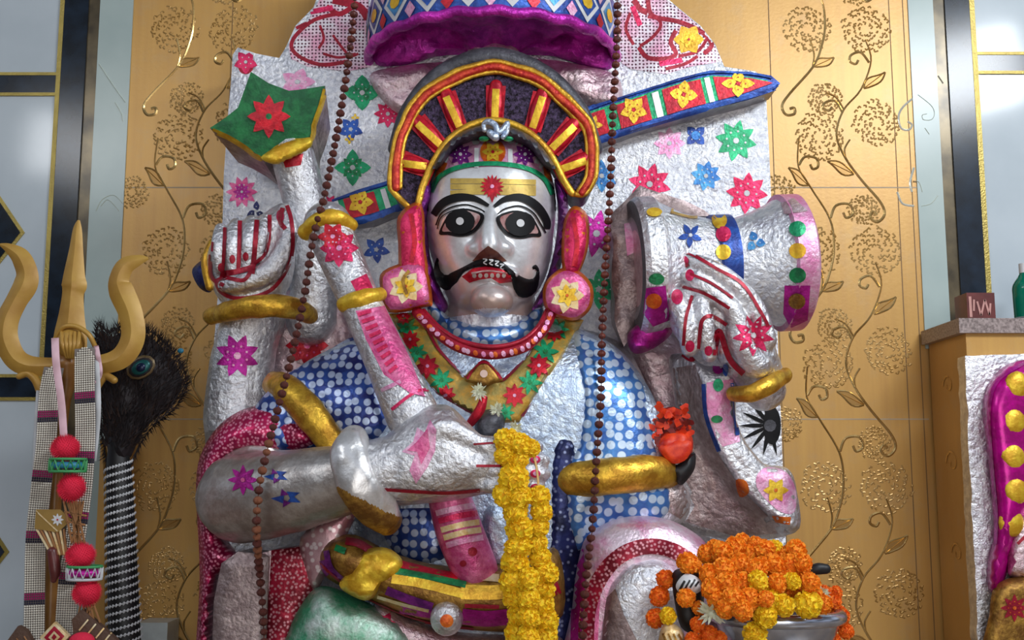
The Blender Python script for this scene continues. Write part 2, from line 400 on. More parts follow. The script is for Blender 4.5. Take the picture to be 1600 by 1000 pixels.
# ================================================================ SETTING
YW = .55
def tile_mat():
    m, nt, b = new_mat('gold_tile'); L = nt.links
    tc = N(nt, 'ShaderNodeTexCoord')
    mp = N(nt, 'ShaderNodeMapping'); mp.inputs['Scale'].default_value = (1, 1, .22); L.new(tc.outputs['Object'], mp.inputs['Vector'])
    n = N(nt, 'ShaderNodeTexNoise', Scale=5.0, Detail=7.0, Roughness=.6); L.new(mp.outputs[0], n.inputs['Vector'])
    r = ramp(nt, (.46, .23, .06), (.68, .39, .12), .3, .72); L.new(n.outputs['Fac'], r.inputs[0])
    # faint vertical grain and worn greyish patches
    mp2 = N(nt, 'ShaderNodeMapping'); mp2.inputs['Scale'].default_value = (60, 1, 2); L.new(tc.outputs['Object'], mp2.inputs['Vector'])
    n2 = N(nt, 'ShaderNodeTexNoise', Scale=1.0, Detail=3.0); L.new(mp2.outputs[0], n2.inputs['Vector'])
    n3 = N(nt, 'ShaderNodeTexNoise', Scale=9.0, Detail=8.0, Roughness=.7); L.new(tc.outputs['Object'], n3.inputs['Vector'])
    r3 = ramp(nt, (0, 0, 0), (1, 1, 1), .52, .75); L.new(n3.outputs['Fac'], r3.inputs[0])
    mx = N(nt, 'ShaderNodeMix', data_type='RGBA'); L.new(n2.outputs['Fac'], mx.inputs[0]); L.new(r.outputs[0], mx.inputs[6]); mx.inputs[7].default_value = (.66, .38, .10, 1)
    mx2 = N(nt, 'ShaderNodeMix', data_type='RGBA'); mul = N(nt, 'ShaderNodeMath', operation='MULTIPLY'); mul.inputs[1].default_value = .35
    L.new(r3.outputs[0], mul.inputs[0]); L.new(mul.outputs[0], mx2.inputs[0]); L.new(mx.outputs[2], mx2.inputs[6]); mx2.inputs[7].default_value = (.48, .36, .22, 1)
    L.new(mx2.outputs[2], b.inputs['Base Color'])
    n4 = N(nt, 'ShaderNodeTexNoise', Scale=130.0, Detail=3.0); L.new(tc.outputs['Object'], n4.inputs['Vector'])
    bp = N(nt, 'ShaderNodeBump', Strength=.25, Distance=.001); L.new(n4.outputs['Fac'], bp.inputs['Height']); L.new(bp.outputs[0], b.inputs['Normal'])
    b.inputs['Metallic'].default_value = .18; b.inputs['Roughness'].default_value = .38
    return m
M['tile'] = tile_mat()
M['vine'] = plain('vine_gold', (.78, .55, .22), .25, .8, col2=(.50, .30, .09), cs=14)
M['vine_fill'] = plain('vine_leaf', (.40, .22, .06), .4, .5)
M['stipple'] = plain('stipple_gold', (.40, .22, .055), .35, .5, col2=(.58, .37, .14), cs=12)
M['grout'] = plain('grout', (.50, .38, .24), .6)
M['grout_dark'] = plain('grout_dark', (.25, .14, .05), .6)
M['pale'] = plain('pale_green_grey_tile', (.44, .53, .50), .25, col2=(.38, .47, .45), cs=6)
M['palevine'] = plain('pale_vine', (.85, .86, .74), .25, .4)
M['brown'] = plain('brown_mirror_strip', (.17, .13, .07), .25, .3, col2=(.05, .04, .025), cs=12)
M['blackstone'] = plain('black_granite', (.012, .022, .038), .18, col2=(.006, .010, .016), cs=20)
M['goldline'] = plain('gold_inlay', (.42, .32, .08), .35, .5, bump=.4, scale=200)
M['marble'] = plain('white_glazed_tile', (.56, .63, .67), .12, col2=(.50, .57, .61), cs=5)
M['granite'] = plain('speckled_granite', (.42, .34, .32), .35, col2=(.18, .14, .13), cs=180)
WT = Part()
xl, xr = P(193, 330, YW).x, P(1433, 300, YW).x
z0, z1 = 0.0, 2.2
WT.add([(xl - .04, YW, z0), (xr + .04, YW, z0), (xr + .04, YW, z1), (xl - .04, YW, z1)], [(0, 1, 2, 3)], 'tile')
WT.add([(xl - .04, YW + .1, z0), (xr + .04, YW + .1, z0), (xr + .04, YW + .1, z1), (xl - .04, YW + .1, z1)], [(3, 2, 1, 0)], 'tile')
SW = S(500, YW)
def wseg(part, path, wd, mat, sm=5, off=.0015, taper=(1, 1), step=5):
    """raised rib on the wall: path in wall metres"""
    rows = strip([(a / SW, b / SW) for a, b in path], wd, step, sm, taper)
    vs = []
    for l, c, r in rows:
        vs += [Vector((l[0] * SW, YW - .0003, l[1] * SW)), Vector((c[0] * SW, YW - off * 1.6, c[1] * SW)), Vector((r[0] * SW, YW - .0003, r[1] * SW))]
    fs = []
    for i in range(len(rows) - 1):
        for k in (0, 1): a = i * 3 + k; fs.append((a, a + 1, a + 4, a + 3))
    part.add(vs, fs, mat)
def W2(px, py): q = P(px, py, YW); return (q.x, q.z)
def wpoly(part, pts, mat, off=.001):
    part.add([Vector((a, YW - off, b)) for a, b in pts], [tuple(range(len(pts)))], mat)
def leaf(part, base, tip, wd, mat, fill):
    bx, bz = base; tx, tz = tip; dx, dz = tx - bx, tz - bz; L = math.hypot(dx, dz); nx, nz = -dz / L, dx / L
    up = []; dn = []
    for i in range(9):
        t = i / 8; h = math.sin(math.pi * t ** .8) * wd; s_ = .25 * wd * math.sin(math.pi * 2 * t)
        up.append((bx + dx * t + nx * (h + s_), bz + dz * t + nz * (h + s_))); dn.append((bx + dx * t - nx * (h - s_), bz + dz * t - nz * (h - s_)))
    wpoly(part, up + dn[1:-1][::-1], fill, .0006)
    wseg(part, up, 3.2, mat, 1); wseg(part, dn, 3.2, mat, 1)
    wseg(part, [(bx + dx * t, bz + dz * t + .0) for t in (0, .4, .85)], 1.8, mat, 3)
def spiral(cx, cy, r, a0, turns, sgn):
    return [(cx + r * (1 - t / 20) * math.cos(a0 + sgn * turns * 2 * math.pi * t / 20), cy + r * (1 - t / 20) * math.sin(a0 + sgn * turns * 2 * math.pi * t / 20)) for t in range(19)]
def cluster(part, cx, cz, R, seed):
    rr = random.Random(seed)
    for ring, n in ((0.22, 9), (0.45, 16), (0.68, 24), (0.90, 30)):
        for k in range(n):
            a = 2 * math.pi * (k + rr.random() * .5) / n; q = R * ring * rr.uniform(.9, 1.1); x, z = cx + q * math.cos(a), cz + q * math.sin(a)
            l = R * rr.uniform(.07, .13); b = a + rr.uniform(-.9, .9)
            wseg(part, [(x, z), (x + l * math.cos(b), z + l * math.sin(b)), (x + l * 1.5 * math.cos(b + 1), z + l * 1.5 * math.sin(b + 1))], 2.8, 'stipple', 2, .0008, step=3)
PER = P(1300, 293, YW).z - P(1300, 655, YW).z
def unit(part, dxm, dz, mat='vine', fill='vine_fill', flo=True, xmin=-9, xmax=9, tag_=0):
    def T(px, py): a, b = W2(px, py); return (a + dxm, b + dz)
    def TT(l): return [T(a, b) for a, b in l]
    def ok(l): return all(xmin < p[0] < xmax for p in l)
    def g(l, wd, sm=5, taper=(1, 1)):
        l = TT(l)
        if ok(l): wseg(part, l, wd, mat, sm, taper=taper)
    g([(1352, 62), (1361, 95), (1345, 140), (1318, 172), (1307, 210), (1320, 245), (1345, 280), (1375, 315), (1382, 335), (1371, 347), (1360, 340), (1364, 331), (1370, 336)], 5, taper=(.5, 1))
    g([(1358, 98), (1345, 82), (1330, 86), (1328, 96), (1337, 100), (1341, 94)], 4.2)
    g([(1316, 175), (1305, 158), (1290, 160), (1286, 168), (1295, 173), (1300, 167)], 4.2)
    g([(1290, 145), (1306, 152), (1318, 170)], 3)
    g([(1328, 218), (1320, 232), (1321, 246)], 3)
    g([(1236, -122), (1235, -80), (1255, -47), (1283, -2), (1289, 40), (1283, 75), (1270, 105), (1235, 145), (1222, 165), (1228, 179), (1241, 178), (1241, 169), (1234, 170)], 5, taper=(.5, 1))
    g([(1236, -82), (1245, -94), (1262, -92), (1265, -80), (1257, -76), (1253, -83)], 4.2)
    g([(1284, -4), (1292, -22), (1312, -24), (1318, -10), (1308, -4), (1303, -12)], 4.2)
    g([(1265, 60), (1272, 85), (1270, 103)], 3)
    for b, t in (((1350, 138), (1383, 113)), ((1334, 272), (1293, 252)), ((1272, 104), (1303, 90)), ((1250, -52), (1220, -78))):
        b, t = T(*b), T(*t)
        if ok([b, t]): leaf(part, b, t, .013, mat, fill)
    if flo:
        for i, (x, y, R) in enumerate(((1350, 328, 24), (1275, 393, 37), (1368, 393, 38), (1303, 508, 26), (1280, 213, 38), (1370, 193, 36), (1215, 300, 26))):
            a, b = T(x, y)
            if xmin < a < xmax: cluster(part, a, b, R * SW, i * 7 + tag_)
for k in (-1, 0, 1, 2): 
    unit(WT, 0, -PER * k, xmin=xl, xmax=xr - .005, tag_=k)
    unit(WT, -1025 * SW, -PER * k + .0, xmin=xl + .005, xmax=xr, tag_=k + 9)
DXT = W2(1405, 500)[0] - W2(1230, 500)[0]
x = xl + .01
for px in (1207, 1398, 357, 1420): 
    gx = W2(px, 200)[0]; wseg(WT, [(gx, .0), (gx, 2.2)], 1.6, 'grout_dark', 0, .0003, step=60)
for k in (-1, 0, 1, 2):
    zz = W2(1300, 293)[1] - k * PER
    wseg(WT, [(xl, zz), (xr, zz)], 2.2, 'grout', 0, .0003, step=60)
for path in ([(1434, 148), (1412, 166), (1404, 182), (1408, 200), (1420, 203), (1425, 195), (1418, 190)], [(1428, 262), (1422, 285), (1425, 300)], [(1402, 300), (1410, 318), (1428, 322)]):
    wseg(WT, [W2(a, b_) for a, b_ in path], 3.5, 'palevine', 4)
WT.build('wall_back', kind='structure', smooth=False)
# plastered rear face continues; strips and side panels
def strip_obj(name, xa, xb, mat, y=YW - .004, za=0.0, extra=None):
    p = Part(); box(p, min(xa, xb), max(xa, xb), y, YW + .1, za, 2.2, mat)
    if extra: extra(p)
    return p.build(name, kind='structure', smooth=False)
ZS = P(1445, 545, YW).z
X = lambda px, py=330: P(px, py, YW).x
def pale_left(p):
    for path in ([(155, 100), (178, 135), (196, 160)], [(150, 330), (160, 312), (178, 305), (192, 318)], [(158, 322), (168, 312), (180, 322), (186, 330)], [(180, 160), (190, 178), (192, 190)]):
        wseg(p, [(P(a, b, YW - .004).x, P(a, b, YW - .004).z) for a, b in path], 2.2, 'palevine', 4, .004)
def pale_right(p):
    q = lambda l: [(P(a, b, YW - .004).x, P(a, b, YW - .004).z) for a, b in l]
    for path in ([(1434, 148), (1455, 165), (1460, 178), (1455, 187), (1443, 187), (1441, 180), (1448, 178)], [(1441, 300), (1436, 285), (1428, 283)], [(1466, 118), (1474, 130)],
                 [(1440, 322), (1455, 318), (1465, 306)], [(1445, 200), (1452, 210)]):
        wseg(p, q(path), 3, 'palevine', 4, .004)
strip_obj('trim_1', X(140), X(193), 'pale', extra=pale_left)
strip_obj('trim_2', X(122), X(140), 'brown', YW - .002)
strip_obj('trim_3', X(84), X(122), 'blackstone', YW - .008)
strip_obj('trim_4', X(77), X(84), 'goldline', YW - .009)
strip_obj('trim_5', X(1433, 300), X(1473, 300), 'pale', za=ZS, extra=pale_right)
strip_obj('trim_6', X(1473, 300), X(1491, 300), 'brown', YW - .002, ZS)
strip_obj('trim_7', X(1491, 300), X(1530, 300), 'blackstone', YW - .008, ZS)
strip_obj('trim_8', X(1530, 300), X(1538, 300), 'goldline', YW - .009, ZS)
lw = Part(); box(lw, xr + .03, P(1520, 700, YW).x, YW - .001, YW + .1, 0, ZS, 'tile'); lw.build('trim_10', kind='structure', smooth=False)
# half heart scroll on the gold tiles next to the pale strip
sc = Part(); 
def side_panel(name, xa, xb, bands, diamonds, extra=None):
    p = Part(); box(p, min(xa, xb), max(xa, xb), YW - .003, YW + .1, 0, 2.2, 'marble')
    x0, x1 = min(xa, xb), max(xa, xb)
    for (pya, pyb, pxx) in bands:
        za, zb = P(pxx, pya, YW).z, P(pxx, pyb, YW).z; h = .009
        box(p, x0, x1, YW - .006, YW, zb, za, 'blackstone')
        box(p, x0, x1, YW - .008, YW, za, za + h, 'goldline'); box(p, x0, x1, YW - .008, YW, zb - h, zb, 'goldline')
    for (cx, cy, r) in diamonds:
        c = P(cx, cy, YW); R = r * SW
        for rr, y, mt in ((R + .016, YW - .006, 'goldline'), (R, YW - .008, 'blackstone')):
            v = [(c.x - rr * .72, y, c.z), (c.x, y, c.z - rr), (c.x + rr * .72, y, c.z), (c.x, y, c.z + rr)]
            v += [(a, YW, b) for a, _, b in v]
            p.add(v, [(0, 1, 2, 3)] + [(i, (i + 1) % 4, (i + 1) % 4 + 4, i + 4) for i in range(4)], mt)
    if extra: extra(p)
    return p.build(name, kind='structure', smooth=False)
side_panel('wall_left', X(77), -2.2, [(119, 146, 40), (590, 621, 40)], [(-8, 364, 58), (-12, 862, 28)])
side_panel('wall_right', X(1538, 300), 2.3, [(87, 112, 1570)], [])
fl = Part(); box(fl, -2.2, 2.3, -4.5, YW + .1, -.1, 0, plain('stone_floor', (.30, .22, .16), .3, col2=(.22, .16, .11), cs=8)); fl.build('floor', kind='structure', smooth=False)
# lower gold pilaster at the left
pl = Part(); box(pl, P(152, 800, .5).x, P(200, 800, .52).x, .5, .56, 0, P(160, 688, .5).z, 'tile')
for path in ([(158, 700), (160, 760), (156, 800), (164, 860)],):
    pass
pl.build('trim_9', kind='structure', smooth=False)
wb = Part(); a = P(214, 973, .44); b = P(262, 973, .44); box(wb, a.x, b.x, .44, .54, 0, a.z, plain('white_stone', (.55, .60, .58), .3)); wb.build('marble_block', label='small pale marble block standing against the gold tiles behind the braided whisk handle', cat='block', origin=((a.x + b.x) / 2, .49, 0))

# ================================================================ SIDE ALTAR (right)
YA = .29
aroot = thing('side_altar', (P(1560, 600, YA).x, .42, 0), 'tiled side altar with granite top slab at the right edge of the photo', 'altar')
ax0 = P(1511, 560, YA).x; az = P(1510, 521, YA).z
p = Part(); box(p, ax0, 2.2, YA, YW - .01, 0, az, 'tile')
# embossed scroll on its side face
for i, (zc, r) in enumerate(((az - .12, .03), (az - .32, .035), (az - .55, .03))):
    pts = [(r * (1 - t / 14) * math.cos(t * .6), r * (1 - t / 14) * math.sin(t * .6)) for t in range(12)]
    vs = []; fs = []
    for k, (u, v) in enumerate(pts):
        for wv in (-.0022, .0022): vs.append(Vector((ax0 - .0015, (YA + YW) / 2 + u * 1.2 + wv, zc + v + wv)))
    for k in range(len(pts) - 1): fs.append((2 * k, 2 * k + 1, 2 * k + 3, 2 * k + 2))
    p.add(vs, fs, 'vine')
p.build('body', aroot, smooth=False)
p = Part(); e = .012; sz = P(1510, 497, YA - e).z
box(p, ax0 - .02, 2.25, YA - e, YW - .01, az, sz, 'granite'); p.build('top_slab', aroot, smooth=False, label='speckled grey granite slab')
# box on the slab
lb = Part(); c0 = P(1509, 440, .36); c1 = P(1556, 497, .36)
broot = thing('lettered_box', ((c0.x + c1.x) / 2, .40, sz), 'small maroon box with pale lettering on the granite slab', 'box')
M['maroon'] = plain('maroon_card', (.16, .035, .03), .35, col2=(.10, .02, .018))
M['cardpink'] = plain('card_pink', (.60, .30, .26), .5)
zt = sz + .078
box(lb, c0.x, c1.x, .36, .44, sz, zt, 'maroon'); lb.build('carton', broot, smooth=False)
lt = Part()
def wl(pts, y=.3585, wd=.0035):
    for (ax, az_), (bx, bz) in zip(pts, pts[1:]):
        d = Vector((bx - ax, 0, bz - az_)); n = Vector((-d.z, 0, d.x)).normalized() * wd
        a, b = Vector((ax, y, az_)), Vector((bx, y, bz)); lt.add([a - n, b - n, b + n, a + n], [(0, 1, 2, 3)], 'cardpink')
xx = c0.x; zz = sz
wl([(xx + .008, zz + .068), (xx + .008, zz + .014)]); wl([(xx + .018, zz + .060), (xx + .016, zz + .03)], wd=.0025)
wl([(xx + .026, zz + .055), (xx + .034, zz + .018), (xx + .046, zz + .06), (xx + .056, zz + .02), (xx + .06, zz + .05)], wd=.0025)
lt.build('lettering', broot, smooth=False)
bt = thing('green_bottle', (P(1606, 490, .38).x, .38, sz), 'green bottle with a white cap cut by the right edge of the photo', 'bottle')
p = Part(); cx = P(1606, 490, .38).x; z = sz
M['greenglass'] = plain('green_plastic', (.0, .22, .13), .15); M['greenglass'].node_tree.nodes['Principled BSDF'].inputs['Transmission Weight'].default_value = .3
p.tube([(cx, .38, z + .016, .033), (cx, .38, z + .07, .034), (cx, .38, z + .10, .033), (cx, .38, z + .125, .018), (cx, .38, z + .135, .013)], 'greenglass', world=True, cap=False, n=24); p.build('bottle_body', bt)
p = Part(); p.tube([(cx, .38, z + .133, .015), (cx, .38, z + .158, .015)], 'white', world=True, cap=False, n=24); p.build('cap', bt)
# neighbouring pink idol in a leaf covered niche slab
ir = thing('pink_relief_idol', (P(1580, 900, .25).x, .25, 0), 'magenta relief figure with a row of yellow discs on foil-covered slab at the right edge', 'statue')
p = Part(); p.slab([(1508, 556), (1640, 552), (1760, 560), (1760, 1040), (1545, 1040), (1528, 1000), (1522, 860), (1514, 700)], .235, .05, 'silver', bev=8, step=14)
p.lumps(.004, 25); p.build('backing_slab', ir)
M['fuchsia'] = foil('fuchsia_paint', (.62, .0, .30), (.38, .0, .17), metal=.35, rough=.25, bump=.25, scale=30)
p = Part(); p.puff([(1536, 640), (1545, 600), (1570, 572), (1610, 562), (1650, 580), (1660, 660), (1650, 740), (1625, 780), (1600, 820), (1580, 870), (1572, 900), (1560, 925), (1545, 920), (1544, 880), (1552, 840), (1550, 780), (1542, 700)], .22, .06, .02, 34, 'fuchsia')
p.line([(1600, 568), (1560, 595), (1546, 640), (1550, 720), (1557, 800), (1556, 850)], 5, 'magenta'); p.build('figure', ir)
for x_, y_ in ((1590, 602), (1584, 658), (1583, 713), (1588, 766), (1580, 817)):
    p = Part(); p.ball(x_, y_, .168 if y_ < 780 else .178, 20, 22, .014, 'gold_y', n=16, nz=8); p.lumps(.002, 120); p.build('gold_disc', ir)
p = Part(); p.puff([(1556, 915), (1600, 900), (1680, 905), (1700, 1040), (1545, 1040), (1546, 960)], .19, .03, .03, 25, 'gold_dark'); p.flower(1585, 950, 22, 8, 'crimson', 'orange', w=.2); p.build('skirt', ir)
p = Part(); p.puff([(1588, 815), (1625, 790), (1700, 800), (1700, 905), (1590, 905), (1575, 880)], .2, .03, .03, 20, 'silver_pink'); p.line([(1590, 850), (1610, 835), (1640, 850)], 5, 'crimson'); p.build('sash', ir)

# ================================================================ THE STATUE
st_ = thing('deity_statue', (P(770, 1000, .15).x, .15, 0), 'seated deity statue covered in silver leaf with black curled moustache and fan crown', 'statue')
rt = st_
# ---- back slab with painted flowers
p = Part()
slab_o = [(364, 86), (372, 75), (400, 84), (436, 90), (446, 74), (462, 40), (490, 12), (506, -30), (540, -70), (1000, -70), (1022, -20), (1060, 12), (1095, 40), (1118, 70), (1132, 104), (1180, 112), (1196, 124),
          (1202, 240), (1210, 420), (1218, 600), (1226, 800), (1236, 1110), (318, 1110), (316, 900), (320, 700), (332, 560), (346, 400), (350, 270), (358, 160)]
YS = .34
p.slab(slab_o, YS, .15, 'silver_slab', 'silver_edge', bev=9, step=11, bs=.004)
for v in p.v: v.y += .006 * noise.noise(v * 9) if v.y < YS + .05 else 0
p.bvh = None
nets = [([(448, 62), (468, 28), (500, -20), (575, -20), (578, 105), (540, 112), (480, 104), (455, 92)]), ([(968, -20), (1015, -20), (1060, 14), (1096, 44), (1118, 74), (1128, 96), (1080, 104), (1040, 116), (985, 108), (968, 96)])]
for o in nets: p.paint(o, 'lace_white', step=12)
for path, wd in (([(535, 20), (490, 32), (458, 62), (462, 84), (500, 101), (545, 96)], 6), ([(480, 36), (455, 50), (448, 70)], 5), ([(500, 40), (506, 60), (498, 76)], 4), ([(520, 55), (545, 86), (560, 84)], 4), ([(510, 10), (530, 22), (552, 10)], 8), ([(520, 0), (560, 10), (575, 30)], 12), ([(505, 84), (530, 90), (556, 84)], 4),
                 ([(1012, 0), (1020, 25), (1060, 34), (1096, 50), (1112, 70), (1100, 84)], 7), ([(1000, 72), (1018, 60), (1032, 42), (1028, 30), (1012, 26)], 5), ([(998, 74), (1012, 90), (1040, 92), (1056, 84), (1048, 66), (1056, 48)], 7), ([(1060, 88), (1090, 80), (1105, 60)], 5), ([(985, 20), (978, 45), (990, 70)], 5), ([(1040, 108), (1070, 100), (1090, 88)], 5), ([(990, 0), (1000, 14), (1012, 20)], 9)):
    p.line(path, wd, 'crimson')
for path in ([(988, 10), (1000, 40)], [(480, 20), (520, 12)], [(1030, 100), (1066, 94)]): p.line(path, 8, 'pinkred', off=.002)
p.flower(1076, 62, 24, 6, 'yellow', 'gold_y', w=.42, off=.0026); p.flower(1076, 62, 14, 5, 'gold_y', 'red', rot=.5, w=.4, off=.004)
p.flower(384, 97, 19, 5, 'pinkred', 'white', rot=.3, w=.36); p.disc(384, 104, 12, 'crimson', off=.001)
p.flower(465, 128, 22, 5, 'palepink', 'white', w=.36, sq=1.3)
p.flower(566, 145, 28, 4, 'brightgreen', 'white', rot=math.pi / 2, w=.42); p.flower(566, 145, 18, 4, 'green', 'white', rot=.8, w=.3)
p.flower(551, 262, 29, 4, 'brightgreen', 'white', rot=math.pi / 2, w=.34); p.flower(551, 262, 20, 4, 'green', 'white', rot=.8, w=.3)
p.flower(548, 202, 20, 5, 'blue', 'white', rot=.3, w=.34); p.flower(546, 218, 8, 4, 'gold_y', None, ctr=0, dots=False); p.flower(555, 184, 7, 4, 'gold_y', None, ctr=0, dots=False)
p.flower(606, 178, 22, 8, 'pinkred', 'white', w=.26); p.flower(378, 300, 25, 10, 'pink', 'white', w=.22); p.flower(378, 300, 14, 8, 'magenta', 'white', w=.22, off=.003)
p.flower(400, 330, 16, 3, 'navy', 'white', rot=.6, w=.3); p.flower(588, 390, 22, 5, 'blue', 'white', rot=.2, w=.3); p.flower(486, 200, 15, 4, 'palepink', 'white')
p.flower(480, 530, 32, 8, 'red', 'pink', w=.3); p.flower(498, 560, 24, 6, 'red', 'pink', w=.3); p.flower(515, 318, 14, 6, 'pinkred', 'white')
p.flower(1046, 224, 25, 8, 'palepink', 'white', w=.3); p.flower(1087, 212, 19, 4, 'blue', 'white', rot=.8, w=.38); p.disc(1087, 212, 7, 'skyblue', off=.003)
p.flower(1150, 220, 33, 8, 'brightgreen', 'white', rot=.2, w=.25); p.flower(1015, 288, 34, 8, 'pinkred', 'white', rot=.25, w=.25); p.flower(1103, 275, 24, 8, 'skyblue', 'white', rot=.2, w=.28)
p.flower(1167, 302, 33, 8, 'pinkred', 'white', rot=.1, w=.26); p.flower(932, 365, 38, 8, 'magenta', 'white', rot=.2, w=.22); p.flower(936, 452, 32, 6, 'brightgreen', 'white', rot=math.pi / 6, w=.26)
p.flower(940, 275, 26, 6, 'skyblue', 'white', rot=.5, w=.28); p.flower(985, 480, 24, 6, 'palepink', 'white')
p.flower(1203, 665, 48, 14, 'black', 'grey', w=.07, ctr=.2, dots=False); p.disc(1206, 665, 14, 'black', ry=30, off=.002)
p.flower(322, 700, 26, 8, 'black', 'black', w=.1, dots=False)
p.build('back_slab', rt)
# ---- pinkish crumpled leaf in the hollows between arms and slab
p = Part()
p.puff([(985, 505), (1050, 520), (1085, 590), (1095, 700), (1060, 800), (1000, 800), (1000, 700), (1005, 620), (980, 560)], .30, .06, .05, 30, 'silver_pink', lump=.02, ls=22)
p.build('crumpled_leaf_filling', rt); p = Part()
p.puff([(430, 470), (520, 440), (560, 520), (540, 560), (470, 620), (430, 640), (420, 560)], .30, .04, .03, 30, 'silver_pink', lump=.015, ls=22)
p.flower(480, 540, 34, 8, 'red', 'pink', w=.3); p.disc(505, 470, 10, 'palepink')
p.build('crumpled_leaf_filling', rt)
# ---- canopy over the head
c = P(770, 95, .36); zc = c.z; Rx = (P(962, 95, .36).x - P(578, 95, .36).x) / 2; cx = (P(962, 95, .36).x + P(578, 95, .36).x) / 2; Ry = .33
croot = Part(); vs = []; fs = []; nn = 72
prof = [(1.0, .0), (1.015, .012), (1.015, .10), (1.0, .13), (.6, .2), (.05, .23)]
for r, h in prof:
    for k in range(nn + 1): a = math.pi * k / nn; vs.append(Vector((cx + Rx * r * math.cos(a), .36 - Ry * r * math.sin(a), zc + h)))
for i in range(len(prof) - 1):
    for k in range(nn): a = i * (nn + 1) + k; fs.append((a, a + 1, a + nn + 2, a + nn + 1))
croot.add(vs, fs, 'blue')
def on_drum(u, h, off=.002):    # u angle (0..pi), h height
    return Vector((cx + (Rx * 1.015 + off) * math.cos(u), .36 - (Ry * 1.015 + off) * math.sin(u), zc + h))
def drum_poly(pts, mat, off=.002):
    # fan of a small polygon in (u, h)
    cu = sum(a for a, b in pts) / len(pts); ch = sum(b for a, b in pts) / len(pts)
    croot.add([on_drum(cu, ch, off)] + [on_drum(a, b, off) for a, b in pts], [(0, i + 1, (i + 1) % len(pts) + 1) for i in range(len(pts))], mat, True)
nd = 10
for k in range(nd):
    u = math.pi * (k + .5) / nd; du = math.pi / nd * .46; hm = .060
    drum_poly([(u - du, hm), (u, hm - .054), (u + du, hm), (u, hm + .054)], 'white', .002)
    drum_poly([(u - du * .72, hm), (u, hm - .038), (u + du * .7, hm), (u, hm + .038)], 'skyblue' if k % 2 else 'blue', .003)
    drum_poly([(u + du * .4 * math.cos(t), hm + .018 * math.sin(t)) for t in [i * math.pi / 4 for i in range(8)]], 'yellow' if k % 2 else 'gold_y', .004)
    u2 = math.pi * (k + 1) / nd
    if k < nd - 1:
        for hh, mt in ((.026, 'red' if k % 2 else 'palepink'), (.092, 'palepink' if k % 2 else 'skyblue')):
            drum_poly([(u2 - du * .35, hh), (u2, hh - .022), (u2 + du * .35, hh), (u2, hh + .022)], mt, .003)
can = croot.build('canopy', rt, angle=1.2)
# scalloped magenta lining under the canopy
p = Part(); vs = []; fs = []; rings = 14
for i in range(rings + 1):
    t = i / rings
    for k in range(nn + 1):
        a = math.pi * k / nn; r = .97 * (1 - t) + .02
        h = .045 * math.sin(math.pi * min(1, t * 1.25)) * (.55 + .45 * abs(math.cos(2.5 * a))) + .02 * noise.noise(Vector((a * 3, t * 6, 2)))
        vs.append(Vector((cx + Rx * r * math.cos(a), .36 - Ry * r * math.sin(a), zc + h)))
for i in range(rings):
    for k in range(nn): a = i * (nn + 1) + k; fs.append((a, a + nn + 1, a + nn + 2, a + 1))
p.add(vs, fs, 'umbrella')
rimpts = [(cx + Rx * math.cos(math.pi * k / 40), .36 - Ry * math.sin(math.pi * k / 40), zc - .004 + .004 * math.sin(k * 1.7), .014) for k in range(41)]
p.tube(rimpts, 'umbrella', n=10, sub=2, world=True)
p.build('canopy_lining', can)
p = Part(); p.puff([(590, 60), (640, 40), (700, 60), (770, 66), (830, 56), (900, 40), (950, 66), (958, 104), (930, 108), (880, 92), (840, 86), (700, 86), (650, 98), (605, 104), (585, 96)], .33, .035, .01, 22, 'umbrella', lump=.03, ls=16)
p.paint([(700, 22), (722, 18), (735, 40), (728, 62), (712, 58), (706, 40), (694, 34)], 'white'); p.paint([(838, 26), (858, 22), (864, 42), (848, 58), (834, 62), (838, 42)], 'white')
p.build('canopy_scallop', can)
p = Part(); p.puff([(738, 62), (800, 60), (812, 84), (790, 96), (750, 96), (732, 84)], .30, .03, .02, 14, 'silver_pink'); p.build('canopy_boss', can)
p = Part(); p.puff([(745, 12), (808, 12), (800, 34), (784, 46), (768, 44), (752, 32)], .27, .02, .05, 12, 'green'); p.build('canopy_finial', can)
p = Part()   # crumpled leaf between canopy and crown
p.puff([(578, 118), (620, 104), (700, 96), (840, 92), (920, 104), (965, 120), (970, 160), (930, 170), (860, 130), (770, 110), (680, 130), (640, 180), (600, 160)], .32, .03, .01, 20, 'silver_pink', lump=.02, ls=20)
p.build('leaf_collar', rt)

